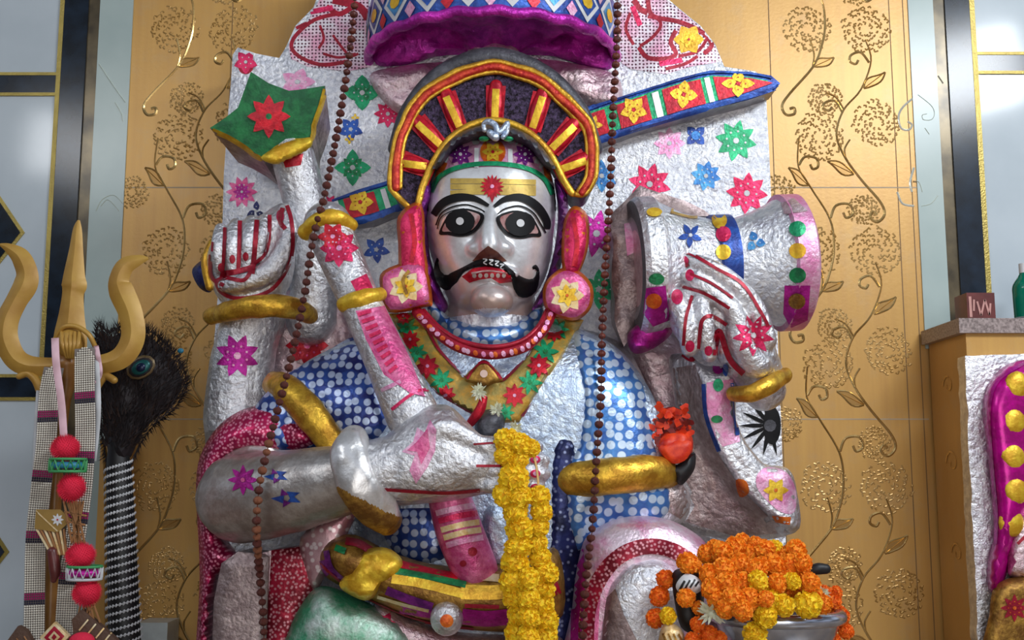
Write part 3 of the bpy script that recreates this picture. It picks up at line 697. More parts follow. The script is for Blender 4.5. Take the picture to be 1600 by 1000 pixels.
# ---- sword crossing behind the crown
p = Part(); YB = .27
o = [(518, 312), (560, 296), (620, 278), (760, 236), (920, 166), (1000, 142), (1060, 122), (1110, 110), (1170, 112), (1205, 118), (1219, 130), (1210, 142), (1170, 156), (1080, 178), (1000, 200), (940, 222), (760, 290), (640, 322), (580, 346), (530, 352)]
p.slab(o, YB, .07, 'blue', 'silver_edge', bev=5, step=10)
ci = [(526, 314), (620, 286), (760, 244), (922, 174), (1060, 130), (1112, 118), (1170, 120), (1200, 126), (1200, 132), (1160, 146), (1080, 168), (940, 210), (760, 278), (640, 312), (580, 334), (536, 343)]
p.paint(ci, 'brightgreen', step=9)
def swband(x0, x1, mat, off=.003, ins=0):
    import bisect
    top = [(518, 316), (620, 290), (760, 248), (922, 178), (1060, 132), (1112, 120), (1170, 122), (1206, 129)]; bot = [(530, 346), (580, 334), (640, 314), (760, 278), (940, 211), (1080, 168), (1160, 147), (1206, 130)]
    def y(l, x):
        for (a, b), (c_, d) in zip(l, l[1:]):
            if a <= x <= c_: return b + (d - b) * (x - a) / (c_ - a)
        return l[0][1] if x < l[0][0] else l[-1][1]
    sl = 9; T_ = [(x0 + (x1 - x0) * i / 6, y(top, x0 + (x1 - x0) * i / 6) + ins) for i in range(7)]; B_ = [(x0 + sl + (x1 - x0) * i / 6, y(bot, x0 + sl + (x1 - x0) * i / 6) - ins) for i in range(7)]
    if x1 >= 1200: B_[-1] = (1207, 130)
    p.paint(T_ + B_[::-1], mat, off, step=9)
for a, b in ((534, 582), (905, 952), (962, 1012) , (1035, 1095), (1114, 1206)): pass
for a, b in ((536, 584), (962, 1010), (1034, 1094), (1114, 1204), (912, 944)): swband(a, b, 'red')
for a, b in ((594, 602), (1018, 1028), (1100, 1108), (522, 528)): swband(a, b, 'silver_smooth')
p.flower(563, 316, 21, 5, 'gold_y', 'red', w=.36, off=.0045); p.flower(990, 172, 22, 5, 'gold_y', 'red', w=.36, off=.0045, rot=.3); p.flower(1068, 148, 22, 4, 'gold_y', 'red', w=.4, off=.0045, rot=.1); p.flower(1153, 131, 21, 4, 'gold_y', 'red', w=.36, off=.0045, sq=1.25); p.flower(926, 196, 16, 5, 'gold_y', 'red', off=.0045)
p.line([(518, 312), (620, 281), (760, 240), (925, 168), (1060, 124), (1112, 112), (1170, 114), (1207, 121), (1218, 130), (1206, 140), (1160, 154), (1080, 176), (940, 219), (760, 288), (640, 320), (580, 342), (530, 351)], 6, 'blue', off=.005)
p.build('sword', rt, label='blue-edged sword painted with red and gold flowers')

def ridge_y(x, y):
    rd = [(540, 1084), (585, 1096), (650, 1106), (705, 1126), (760, 1162), (800, 1200), (834, 1246), (860, 1260)]
    for (ya, xa), (yb, xb) in zip(rd, rd[1:]):
        if ya <= y <= yb: xr_ = xa + (xb - xa) * (y - ya) / (yb - ya); break
    else: xr_ = 1084 if y < 540 else 1260
    d_ = xr_ - x
    return -.0 if d_ <= 0 else min(.11, .0026 * d_ if d_ < 30 else .078 + .0004 * (d_ - 30))
# ---- BODY: one continuous surface
b = Part(); X0 = 'silver_smooth'
# head
b.puff([(668, 300), (680, 256), (712, 222), (768, 208), (826, 222), (856, 258), (868, 300), (868, 350), (862, 400), (850, 440), (824, 478), (798, 500), (770, 508), (740, 500), (708, 480), (688, 440), (672, 396), (664, 345)], .12, .135, .13, 95, X0, step=9)
b.tube([(768, 318, .005, 10), (766, 345, -.016, 12), (764, 372, -.034, 15), (765, 386, -.038, 17)], X0)
b.ball(745, 389, -.012, 17, 12, .022, X0); b.ball(785, 390, -.012, 17, 12, .022, X0); b.tube([(762, 350, .0, 18), (764, 385, -.012, 26)], X0)
b.ball(768, 470, .0, 34, 26, .05, X0); b.ball(772, 428, -.005, 42, 13, .026, X0)

b.tube([(768, 460, .16, 68), (768, 560, .16, 80)], X0)
# trunk
b.puff([(520, 545), (600, 515), (700, 505), (850, 505), (960, 530), (1010, 600), (1020, 720), (960, 860), (940, 1080), (540, 1080), (560, 860), (500, 720), (480, 620)], .20, .19, .16, 130, X0, step=14)
# arm raised at the left, open hand
b.tube([(385, 730, .19, 60), (374, 640, .20, 54), (380, 560, .20, 50), (396, 500, .19, 48), (400, 470, .17, 48)], X0)
b.puff([(330, 378), (336, 356), (356, 350), (400, 338), (440, 316), (456, 330), (462, 380), (458, 430), (440, 466), (400, 480), (350, 476), (328, 440), (320, 404)], .17, .06, .06, 28, X0)
for f in ([(345, 358, .115, 10), (341, 385, .09, 12), (343, 420, .10, 10)], [(369, 352, .115, 11), (363, 380, .085, 13), (364, 422, .092, 11)], [(393, 346, .115, 11), (388, 375, .085, 13), (386, 420, .092, 11)], [(415, 342, .115, 10), (408, 368, .09, 12), (404, 402, .098, 10)]): b.tube(f, X0)
b.tube([(447, 330, .12, 12), (452, 362, .10, 15), (440, 400, .095, 17), (415, 428, .09, 17), (380, 440, .09, 15), (352, 446, .10, 12)], X0)
# front arm and fist
b.tube([(505, 620, .15, 46), (435, 690, .10, 54), (376, 770, .04, 60)], X0)
b.tube([(378, 778, .0, 70), (430, 772, -.06, 68), (500, 758, -.11, 60), (570, 742, -.15, 52), (612, 732, -.16, 52)], X0, n=24)
b.puff([(588, 700), (610, 672), (640, 648), (672, 632), (704, 634), (728, 656), (752, 680), (786, 694), (800, 730), (794, 764), (740, 776), (680, 786), (620, 790), (590, 770)], -.15, .085, .085, 60, X0)
for y, e in ((694, 838), (716, 848), (738, 850), (760, 842)):
    b.tube([(735, y - 4, -.19, 12), (775, y - 1, -.215, 13), (812, y, -.205, 12.5), (e, y + 3, -.17, 11.5)], X0, n=12)
b.tube([(640, 690, -.18, 26), (690, 672, -.21, 22), (730, 684, -.21, 16), (765, 700, -.215, 12)], X0)
# arm at the right: shoulder, broad elbow, forearm, hand over the drum
b.puff([(1045, 560), (1075, 552), (1100, 572), (1148, 580), (1152, 680), (1188, 722), (1236, 735), (1249, 790), (1242, 834), (1150, 846), (1060, 824), (990, 790), (1005, 700), (1050, 690), (1056, 640)], .10, .035, .10, 26, X0, step=8, Yf=ridge_y)
b.tube([(950, 640, .16, 70), (980, 740, .12, 62), (1030, 780, .10, 50)], X0)
b.tube([(1222, 800, .10, 14), (1196, 758, .10, 20), (1156, 715, .095, 22), (1130, 660, .095, 20), (1122, 598, .10, 22)], X0)
b.tube([(1192, 606, .10, 36), (1186, 590, .09, 40), (1170, 556, .05, 42)], X0)
b.puff([(1050, 470), (1062, 440), (1100, 425), (1150, 440), (1188, 480), (1208, 525), (1214, 575), (1190, 596), (1150, 590), (1120, 560), (1106, 520), (1090, 545), (1066, 540), (1046, 505)], .04, .05, .05, 30, X0)
for f in ([(1072, 404, .01, 11), (1100, 414, -.01, 14), (1140, 438, -.015, 15), (1178, 480, -.01, 16), (1198, 530, .0, 16)], [(1074, 430, .0, 12), (1102, 448, -.02, 14), (1140, 480, -.025, 15), (1160, 520, -.02, 16)],
          [(1058, 462, .01, 13), (1062, 480, -.02, 16), (1070, 510, -.025, 14), (1077, 546, -.01, 13)], [(1092, 472, -.01, 14), (1100, 500, -.03, 14), (1104, 530, -.025, 13), (1108, 556, -.01, 12)], [(1150, 500, -.01, 18), (1160, 540, -.02, 20), (1180, 570, .0, 24)]): b.tube(f, X0)
# knees
b.puff([(980, 870), (1010, 850), (1060, 870), (1090, 930), (1090, 1100), (960, 1100), (950, 940)], .06, .13, .1, 60, X0)
b.remesh(.0048, X0, 5)
b.lumps(.003, 16)
cz = lambda c: (c.x / 1)
def pxz(py, Y): return P(800, py, Y).z
elbow_z = pxz(560, .1)
b.zone(lambda c: c.z < P(800, 495, .1).z or abs(c.x - P(768, 400, .05).x) > .2, 'silver')
b.zone(lambda c: c.z < pxz(668, -.05) and c.z > pxz(900, -.05) and c.x < P(574, 740, -.15).x and c.y < .2, 'forearm')
def chin_brown():
    nt = M['silver_smooth'].node_tree; L = nt.links; bb = nt.nodes['Principled BSDF']; src = bb.inputs['Base Color'].links[0].from_socket
    tc = nt.nodes.new('ShaderNodeTexCoord'); sp = nt.nodes.new('ShaderNodeSeparateXYZ'); L.new(tc.outputs['Object'], sp.inputs[0])
    n = nt.nodes.new('ShaderNodeTexNoise'); n.inputs['Scale'].default_value = 14; n.inputs['Detail'].default_value = 4; L.new(tc.outputs['Object'], n.inputs['Vector'])
    ad = nt.nodes.new('ShaderNodeMath'); ad.operation = 'MULTIPLY_ADD'; ad.inputs[1].default_value = .09; L.new(n.outputs['Fac'], ad.inputs[0]); L.new(sp.outputs[2], ad.inputs[2])
    mr = nt.nodes.new('ShaderNodeMapRange'); zz_ = P(770, 452, .0).z - rt.location.z + .045; mr.inputs[1].default_value = zz_ + .035; mr.inputs[2].default_value = zz_ - .035; mr.clamp = True; L.new(ad.outputs[0], mr.inputs[0])
    m = nt.nodes.new('ShaderNodeMix'); m.data_type = 'RGBA'; L.new(mr.outputs[0], m.inputs[0]); L.new(src, m.inputs[6]); m.inputs[7].default_value = (.50, .36, .31, 1); L.new(m.outputs[2], bb.inputs['Base Color'])
chin_brown()   # browner leaf towards the chin and jaw
# paint on the body -------------------------------------------------
# hair line, brow band, tilak
b.paint([(683, 262), (712, 226), (768, 210), (826, 226), (856, 266), (846, 268), (800, 262), (768, 260), (730, 262), (692, 268)], 'palepink', step=8)
for x in (690, 745, 797, 846): b.line([(x, 226 + abs(x - 768) * .25), (x - (768 - x) * .02, 262)], 7, 'white', off=.002)
b.disc(770, 238, 20, 'orange', off=.002); b.flower(770, 238, 17, 6, 'gold_y', 'red', off=.003)
b.disc(720, 242, 19, 'palepink', off=.002); b.flower(720, 242, 19, 8, 'purple', 'white', off=.003, w=.25); b.disc(820, 242, 18, 'palepink', off=.002); b.flower(820, 242, 19, 8, 'purple', 'white', off=.003, w=.25)
b.paint([(686, 250), (700, 256), (690, 278), (680, 282)], 'orange', off=.003); b.paint([(846, 250), (858, 262), (862, 285), (850, 275)], 'orange', off=.003)
b.line([(674, 300), (688, 276), (720, 261), (768, 256), (818, 262), (848, 278), (863, 304)], 7, 'brightgreen', off=.003)
b.line([(668, 330), (670, 300), (690, 272)], 4, 'black', off=.002); b.line([(868, 330), (866, 300), (852, 282)], 4, 'black', off=.002)
for k, y in enumerate((283, 292, 300)): b.line([(704, y + (2 if k == 2 else 0)), (740, y), (800, y + 1), (837, y + 2)], 8.2, 'tilak', off=.002)
b.flower(769, 292, 19, 16, 'red', 'white', w=.14, off=.004, ctr=0, dots=False); b.disc(769, 292, 12, 'red', off=.0045); b.disc(769, 292, 3, 'palepink', off=.006); b.paint([(763, 302), (775, 302), (769, 318)], 'red', off=.0045, step=4)
# eyebrows
b.line([(678, 336), (692, 318), (714, 309), (740, 310), (764, 322)], lambda t: 3 + 10 * math.sin(math.pi * min(1, t * .7 + .25)), 'black', off=.003)
b.line([(772, 323), (790, 311), (815, 309), (838, 322), (853, 344), (854, 358)], lambda t: 3 + 10 * math.sin(math.pi * min(1, .95 - t * .75)), 'black', off=.003)
b.line([(682, 352), (690, 334), (706, 324), (728, 320), (748, 326), (758, 332)], 2.2, 'black', off=.003); b.line([(778, 334), (790, 326), (812, 322), (832, 332), (844, 350), (852, 364)], 2.2, 'black', off=.003)
b.line([(684, 358), (690, 340), (706, 330), (726, 326)], 1.6, 'black', off=.003)
# eyes
for ex, ey, fl_ in ((720, 347, 1), (812, 350, -1)):
    out = [(ex - 33 * fl_, ey + 19), (ex - 28 * fl_, ey + 4), (ex - 16 * fl_, ey - 14), (ex + 4 * fl_, ey - 21), (ex + 22 * fl_, ey - 18), (ex + 37 * fl_, ey - 10), (ex + 32 * fl_, ey + 6), (ex + 18 * fl_, ey + 19), (ex - 2 * fl_, ey + 23), (ex - 20 * fl_, ey + 20)]
    b.paint(out, 'black', off=.003, step=5, sm=3)
    inn = [(ex + (x - ex) * .84, ey + (y - ey) * .80 - 1) for x, y in out]
    b.paint(inn, 'eyered', off=.0042, step=5, sm=3)
    inn = [(ex + (x - ex) * .62, ey + 2 + (y - ey) * .86 - 1) for x, y in out]
    b.disc(ex, ey, 23, 'black', ry=19.5, off=.0062); b.disc(ex, ey - 1, 6, 'white', off=.0078)
# nostril shade colour, lips, teeth
b.paint([(738, 408), (748, 396), (763, 384), (778, 394), (792, 408), (770, 412)], 'nosebrown', off=.002, step=4)
b.paint([(722, 432), (740, 420), (770, 416), (796, 422), (800, 440), (780, 442), (768, 434), (750, 436), (734, 442)], 'red', off=.003, step=5)
for x in (742, 751, 760, 769, 778, 787): b.disc(x, 430, 3.2, 'tooth', ry=3.2, off=.005, n=8); 
b.line([(738, 427), (765, 424), (792, 427)], 2, 'eyered', off=.006)
# chin leaf is browner than the face above
# red henna-like lines on hands
R1 = 'crimson'
for path, wd in (([(331, 378), (330, 430), (350, 446)], 6), ([(352, 345), (350, 400), (346, 436)], 6), ([(375, 345), (374, 390), (372, 428)], 7), ([(402, 338), (398, 390), (394, 428)], 8), ([(421, 336), (420, 375), (412, 400), (392, 414)], 6),
                 ([(345, 428), (372, 424), (400, 416)], 9), ([(392, 424), (380, 438), (352, 434), (336, 440)], 6), ([(447, 318), (456, 350), (455, 400), (436, 440), (410, 460), (370, 466), (346, 456), (338, 440)], 6), ([(442, 325), (438, 345), (446, 358)], 7)):
    b.line(path, wd, R1)
for x, y in ((345, 418), (363, 405), (384, 401)): b.disc(x, y, 4.5, R1, ry=7); 
b.disc(438, 338, 6, 'pinkred', ry=10)
for path, wd in (([(1064, 404), (1070, 396), (1082, 398), (1120, 420), (1160, 444), (1190, 490), (1200, 510)], 5), ([(1078, 428), (1110, 442), (1145, 466)], 4), ([(1056, 446), (1100, 458), (1140, 482)], 5), ([(1082, 462), (1072, 495), (1068, 540)], 5),
                 ([(1090, 560), (1094, 520), (1098, 500), (1112, 494), (1136, 508)], 6), ([(1118, 555), (1120, 525), (1126, 520), (1140, 560), (1162, 584)], 9), ([(1062, 550), (1080, 562), (1092, 556), (1108, 570), (1120, 560)], 7), ([(1046, 460), (1042, 480)], 4), ([(1075, 412), (1060, 430), (1062, 446)], 6)):
    b.line(path, wd, R1)
for x, y, r in ((1058, 464, 9), (1078, 430, 7), (1078, 541, 7), (1107, 548, 6), (1070, 408, 6)): b.disc(x, y, r, 'pinkred', ry=r * 1.3)
b.flower(1177, 524, 33, 9, 'pinkred', 'white', w=.2, rot=.2)
# purple flower on raised arm
b.flower(371, 556, 35, 8, 'magenta', 'palepink', w=.24, rot=math.pi / 8, ctr=.16)
# marks on forearm and fist
b.flower(380, 750, 24, 8, 'magenta', 'pink', w=.2, dots=False)
for cxx, cyy, sc_ in ((432, 744, 1), (448, 778, 1.25)):
    for k in range(5): a = .5 + k * 1.3; b.paint([(cxx + sc_ * 20 * math.cos(a), cyy + sc_ * 12 * math.sin(a)), (cxx + sc_ * 5 * math.cos(a + .9), cyy + sc_ * 5 * math.sin(a + .9)), (cxx + sc_ * 8 * math.cos(a - 1), cyy + sc_ * 8 * math.sin(a - 1))], 'purple' if k % 2 else 'blue', step=5)
b.paint([(628, 706), (646, 690), (652, 668), (664, 676), (672, 656), (682, 672), (680, 704), (668, 730), (650, 756), (640, 735), (648, 712)], 'palepink', step=6)
b.paint([(636, 704), (652, 690), (668, 670), (672, 700), (658, 726), (652, 706)], 'pink', off=.0025, step=6)
b.line([(592, 764), (650, 768), (700, 770), (750, 766)], 5, 'crimson')
b.line([(740, 694), (772, 692)], 3, 'crimson'); b.line([(744, 728), (790, 728)], 4, 'crimson')
for y in (696, 716, 738, 760): b.disc(836, y + 2, 8, 'pinkred', ry=6, off=.002); b.disc(836, y + 2, 4, 'palepink', ry=3, off=.003)
# painted band along the right forearm
b.paint([(1104, 598), (1146, 592), (1150, 640), (1156, 690), (1122, 700), (1104, 640)], 'palepink', step=8)
b.line([(1100, 600), (1104, 650), (1124, 705)], 6, 'blue', off=.003); b.line([(1144, 598), (1148, 650), (1152, 680)], 6, 'blue', off=.003); b.disc(1122, 602, 8, 'brightgreen', ry=10, off=.004); b.disc(1120, 655, 9, 'green', ry=6, off=.004); b.disc(1122, 576, 9, 'magenta', off=.003); b.disc(1134, 578, 5, 'blue', ry=10, off=.004)
b.paint([(1052, 575), (1086, 570), (1098, 600), (1106, 660), (1124, 712), (1160, 766), (1200, 806), (1232, 832), (1150, 838), (1070, 815), (1010, 780), (1014, 720), (1060, 690), (1060, 640)], 'arm_shade', step=8, off=.001)  # shade left of the elbow ridge, painted as browner leaf
b.paint([(1184, 740), (1200, 730), (1228, 738), (1243, 765), (1241, 800), (1220, 800), (1196, 780), (1182, 760)], 'palepink', step=7, sm=3); b.flower(1212, 766, 20, 6, 'gold_y', 'orange', off=.003, w=.3, dots=False)
b.paint([(1150, 750), (1166, 752), (1170, 770), (1156, 776)], 'orange', step=5, sm=3); b.paint([(1206, 806), (1236, 808), (1234, 820), (1212, 816)], 'orange', step=5)
b.build('body', rt)
BODY = Part(); BODY.v = b.v; BODY.f = b.f; BODY.m = b.m; BODY.mats = b.mats
# ---- moustache (raised black enamel)
MUS = [(362, 432), (370, 412), (392, 406), (400, 426), (384, 434), (382, 455), (398, 500), (440, 510), (500, 485), (560, 455), (620, 425), (700, 408), (770, 428), (820, 470), (870, 510), (920, 538), (968, 538), (988, 510), (984, 482), (968, 486), (963, 466), (985, 452), (1008, 478), (1012, 540), (992, 620), (935, 660), (880, 652), (850, 605), (840, 560), (812, 512), (760, 486), (680, 468), (600, 476), (550, 498), (520, 530), (480, 590), (430, 615), (388, 590), (360, 540), (350, 480)]
# built further down, once cover() exists
# ---- fan crown
p = Part()
cxp, cyp = 770, 272
OUT = [(636, 322), (612, 296), (611, 262), (618, 220), (634, 178), (662, 142), (700, 118), (736, 104), (772, 96), (808, 104), (842, 116), (878, 142), (904, 170), (926, 196), (932, 236), (930, 276), (916, 302), (896, 304)]
INN = [(654, 318), (661, 290), (678, 252), (702, 218), (734, 196), (770, 188), (806, 196), (840, 218), (864, 248), (880, 280), (894, 302)]
p.slab(crom(OUT, 4) + crom(INN, 4)[::-1], .06, .13, 'glitter', 'grey', bev=4, step=8)
def yoff(part, fn):
    for v in part.v: v.y += fn(v)
    part.bvh = None
def arcmid(t, f):   # t 0..1 along arch, f 0 inner..1 outer
    o = crom(OUT, 10); i_ = crom(INN, 10)
    def at(l, t): k = t * (len(l) - 1); j = min(int(k), len(l) - 2); q = k - j; return (l[j][0] + (l[j + 1][0] - l[j][0]) * q, l[j][1] + (l[j + 1][1] - l[j][1]) * q)
    a, c_ = at(i_, t), at(o, t); return (a[0] + (c_[0] - a[0]) * f, a[1] + (c_[1] - a[1]) * f)
spk = [((775, 134), (773, 192)), ((697, 146), (718, 202)), ((848, 146), (832, 204)), ((652, 188), (690, 232)), ((898, 192), (862, 236)), ((628, 250), (666, 264)), ((916, 246), (878, 268))]
crown = None
for (a, c_) in spk:
    dx, dy = c_[0] - a[0], c_[1] - a[1]; L_ = math.hypot(dx, dy); nx, ny = -dy / L_, dx / L_
    for o_, mt, wd, r in ((-10, 'red', 11, 0), (10, 'red', 11, 0), (0, 'orange', 10, 0)): 
        p.line([(a[0] + nx * o_, a[1] + ny * o_), (c_[0] + nx * o_ * .8, c_[1] + ny * o_ * .8)], wd, mt, off=.003, sm=0)
    p.line([(a[0], a[1] + 4), c_], 4, 'gold_y', off=.005, sm=0)
p.build('crown', rt, label='dark glittering fan crown with red and gold spokes')
crown = rt.children[-1] if False else [o for o in rt.children if o.name.startswith('crown')][0]
for (a, c_) in spk:
    q = Part(); q.tube([(a[0], a[1], .058, 10), ((a[0] + c_[0]) / 2, (a[1] + c_[1]) / 2, .054, 13), (c_[0], c_[1], .058, 9)], 'red', flat=.6, n=14)
    q.line([(a[0], a[1] + 5), (c_[0], c_[1] - 4)], 11, 'gold_y', off=.001, sm=0); q.build('spoke', crown)
q = Part()
def rim(l, wd, mat, Y, inset=0): q.tube([(x, y, Y, wd) for x, y in l], mat, n=10, sub=3, flat=.9)
rim(OUT, 5, 'gold', .055); rim([(770 + (x - 770) * .955, 272 + (y - 272) * .95) for x, y in OUT[1:-1]], 6, 'rimred', .05); rim([(770 + (x - 770) * .915, 272 + (y - 272) * .905) for x, y in OUT[1:-1]], 4, 'gold', .054)
q.lumps(.004, 22); q.build('crown_rim', crown)
q = Part(); rim(INN, 6, 'gold', .048); rim([(770 + (x - 770) * .965, 272 + (y - 272) * .955) for x, y in INN], 4.5, 'red', .052); q.build('inner_rim', crown)
p = Part()   # dark slate hood behind/over the crown top
p.tube([(618, 232, .14, 12), (640, 172, .13, 14), (690, 116, .12, 15), (770, 90, .11, 17), (850, 116, .12, 15), (905, 172, .13, 14), (930, 232, .14, 12)], 'grey', n=12); p.build('hood', rt)
p = Part()   # slate headscarf band between crown and brow
p.puff([(676, 262), (700, 222), (734, 201), (770, 194), (806, 201), (840, 222), (868, 262), (850, 256), (826, 228), (796, 213), (770, 210), (744, 213), (712, 228), (690, 256)], .03, .03, .08, 9, 'grey', step=5)
p.build('headscarf', rt)
p = Part(); p.tube([(757, 203, -.02, 4), (756, 194, -.02, 4), (764, 190, -.025, 5), (774, 196, -.03, 5), (778, 206, -.03, 5), (786, 202, -.025, 5), (793, 192, -.02, 4), (792, 206, -.02, 4), (786, 214, -.03, 4)], 'blue_silver', n=10); p.tube([(766, 208, -.03, 6), (774, 214, -.03, 7)], 'blue_silver', n=10)
for x in (756, 794): p.ball(x, 217, -.005, 8, 4, .01, 'brightgreen')
p.build('forehead_ornament', rt)
# purple hair falls beside the face
for nm, o, mt in (('side_lock', [(654, 300), (668, 280), (676, 300), (668, 340), (672, 400), (688, 450), (700, 478), (690, 490), (672, 470), (658, 410), (650, 350)], 'purple'), ('side_lock', [(866, 280), (882, 290), (888, 330), (880, 400), (862, 460), (840, 486), (832, 480), (852, 440), (866, 390), (872, 330)], 'purple')):
    p = Part(); p.puff(o, .10, .06, .05, 12, mt, step=7); p.build(nm, rt)
# ---- ear ornaments
for side, col, sq, cen in (('l', [(622, 338), (648, 316), (662, 326), (664, 380), (668, 440), (628, 440), (622, 380)], [(598, 424), (640, 408), (664, 412), (676, 470), (664, 480), (606, 488), (594, 450)], (634, 448)),
                           ('r', [(878, 414), (880, 350), (896, 322), (918, 336), (920, 380), (908, 420), (890, 440)], [(856, 436), (880, 418), (906, 424), (926, 448), (924, 480), (902, 500), (872, 496), (852, 482), (848, 456)], (886, 462))):
    p = Part(); p.puff(col, .05, .05, .05, 14, 'orange', step=6); mx_ = sum(a for a, _ in col) / len(col); my = sum(b_ for _, b_ in col) / len(col)
    p.paint([(mx_ + (a - mx_) * .74, my + (b_ - my) * .88) for a, b_ in col], 'pinkred', off=.003, step=6, sm=3)
    p.line([(mx_ - 3, my - 40), (mx_ + 3, my), (mx_ - 2, my + 36)], 7, 'red', off=.005)
    o_ = p.build('ear_ornament', rt, label='red ear column with orange rim over pink flower plaque')
    q = Part(); q.puff(sq, .03, .04, .05, 16, 'orange', step=6); q.paint([(cen[0] + (a - cen[0]) * .85, cen[1] + (b_ - cen[1]) * .85) for a, b_ in sq], 'pink', off=.003, step=6, sm=3)
    q.flower(cen[0], cen[1], 27, 7, 'cream', 'gold_y', w=.36, off=.005, dots=False); q.flower(cen[0], cen[1], 18, 6, 'gold_y', 'orange', w=.3, off=.0065, dots=False, rot=.4)
    if side == 'l': q.line([(cen[0] + 6, cen[1] - 24), (cen[0] - 4, cen[1] - 10), (cen[0] + 2, cen[1] + 12)], 5, 'gold_dark', off=.008)
    q.build('flower_plaque', o_)
# ---- clothing skins: panels hugging the body
TH = Part()
TH.puff([(470, 560), (540, 528), (620, 508), (700, 500), (850, 500), (960, 525), (1015, 600), (1040, 720), (1030, 830), (960, 880), (940, 1080), (540, 1080), (560, 860), (470, 740), (430, 650)], .20, .19, .16, 120, X0, step=14)
TH.tube([(500, 610, .12, 55), (440, 680, .10, 55), (376, 770, .04, 55)], X0); TH.tube([(950, 640, .14, 75), (980, 740, .11, 66), (1010, 800, .11, 60)], X0)
TH.tube([(768, 460, .16, 68), (768, 560, .16, 84)], X0)
def cover(name, outline, mat, lift=.012, step=8, sm=4, R=12, label=None, extra=None, host=None, th=.02, fallY=.05):
    """a cloth panel that follows the body below it, with a rolled edge"""
    o = crom(outline, sm, True) if sm else outline
    pts, tris, d = tri_poly(o, step); bv = (host or TH).host(); q = []
    for i, pt in enumerate(pts):
        dr = ray(*pt).normalized(); h = bv.ray_cast(CAM, dr)
        q.append(h[0].y if h[0] is not None and h[0].y < .3 else None)
    ys = [y for y in q if y is not None]; my = sum(ys) / len(ys) if ys else fallY
    q = [my if y is None else y for y in q]
    adj = [set() for _ in pts]
    for f in tris:
        for a in f: adj[a].update(f)
    for _ in range(3): q = [sum(q[j] for j in adj[i]) / len(adj[i]) if adj[i] else q[i] for i in range(len(pts))]
    pr = np.sqrt(1 - (1 - np.clip(d / R, 0, 1)) ** 2)
    vs = [P(a, b_, q[i] - lift * pr[i] - .001) for i, (a, b_) in enumerate(pts)]; n = len(pts)
    vs += [P(a, b_, q[i] + th) for i, (a, b_) in enumerate(pts)]
    p = Part(); e = {}
    for f in tris:
        for k in range(3): a, c_ = f[k], f[(k + 1) % 3]; e[(a, c_)] = e.get((a, c_), 0) + 1
    side = [(c_, a, a + n, c_ + n) for (a, c_) in e if (c_, a) not in e]
    p.add(vs, tris + [tuple(i + n for i in f)[::-1] for f in tris] + side, mat)
    if extra: extra(p)
    return p.build(name, rt, label=label), p
def mu(p):
    for x, y in ((758, 409), (767, 410), (776, 412), (784, 417)): p.line([(x - 3, y - 4), (x + 3, y - 3), (x - 2, y + 1), (x + 3, y + 4)], 1.8, 'white', off=.002, step=2)
cover('moustache', [(590 + a / 4, 300 + c_ / 4) for a, c_ in MUS], 'black', lift=.009, step=4, sm=2, R=7, host=BODY, extra=mu, label='glossy black curled moustache', th=.004)
# tunic
cover('tunic', [(462, 578), (510, 548), (560, 530), (620, 520), (700, 500), (768, 540), (850, 500), (900, 512), (960, 540), (1004, 590), (1032, 650), (1044, 730), (1044, 800), (985, 842), (930, 870), (905, 1010), (600, 1010), (560, 860), (480, 800), (440, 700), (436, 620)], 'blue_silver', lift=.012, step=12)
def dark_edge(p): pass
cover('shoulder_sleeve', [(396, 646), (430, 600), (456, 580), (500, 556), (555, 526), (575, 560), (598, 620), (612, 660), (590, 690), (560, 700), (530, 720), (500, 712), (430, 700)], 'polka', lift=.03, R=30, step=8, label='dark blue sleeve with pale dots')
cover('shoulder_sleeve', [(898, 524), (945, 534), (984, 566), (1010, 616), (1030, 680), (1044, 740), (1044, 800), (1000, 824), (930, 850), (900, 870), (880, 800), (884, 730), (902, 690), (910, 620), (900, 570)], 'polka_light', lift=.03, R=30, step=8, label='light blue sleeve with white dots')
cover('dark_fold', [(862, 700), (900, 690), (904, 760), (900, 800), (925, 870), (908, 960), (890, 1010), (862, 1010), (856, 880)], 'lace_dark', lift=.02, R=16)
cover('waist_cloth', [(600, 800), (650, 790), (700, 800), (700, 872), (640, 880), (604, 850)], 'polka', lift=.04, R=30)
# neck ruff, necklace, brocade stole
cover('neck_ruff', [(676, 470), (700, 494), (740, 508), (770, 510), (808, 504), (840, 480), (850, 488), (838, 516), (804, 536), (768, 542), (726, 536), (692, 514), (668, 486)], 'polka_light', lift=.03, R=14, step=6)
def br(p):
    for (x, y, r) in ((636, 512, 19), (652, 552, 17), (690, 594, 20), (872, 515, 19), (852, 550, 22), (828, 598, 20), (790, 645, 15)): 
        p.flower(x, y, r, 7, 'brightgreen', 'green', w=.2, off=.003, dots=False)
    for (x, y, r) in ((641, 532, 16), (668, 573, 19), (697, 617, 16), (866, 520, 16), (842, 572, 19), (804, 618, 19), (630, 495, 12)): 
        p.flower(x, y, r, 8, 'red', 'palepink', w=.24, off=.0045, dots=False)
    for l in ([(608, 496), (630, 550), (680, 612), (748, 650)], [(662, 500), (684, 545), (724, 586), (740, 590)], [(908, 510), (870, 580), (815, 650)], [(858, 500), (820, 560), (790, 592), (778, 592)]):
        p.line(l, 4, 'crimson', off=.003)
cover('brocade_stole', [(604, 490), (662, 488), (690, 545), (724, 586), (752, 560), (784, 590), (820, 560), (858, 488), (912, 500), (880, 560), (838, 620), (812, 664), (770, 664), (740, 652), (680, 615), (632, 556)], 'brocade', lift=.028, R=10, step=7, sm=0, extra=br, label='yellow brocade stole with red and green flowers')
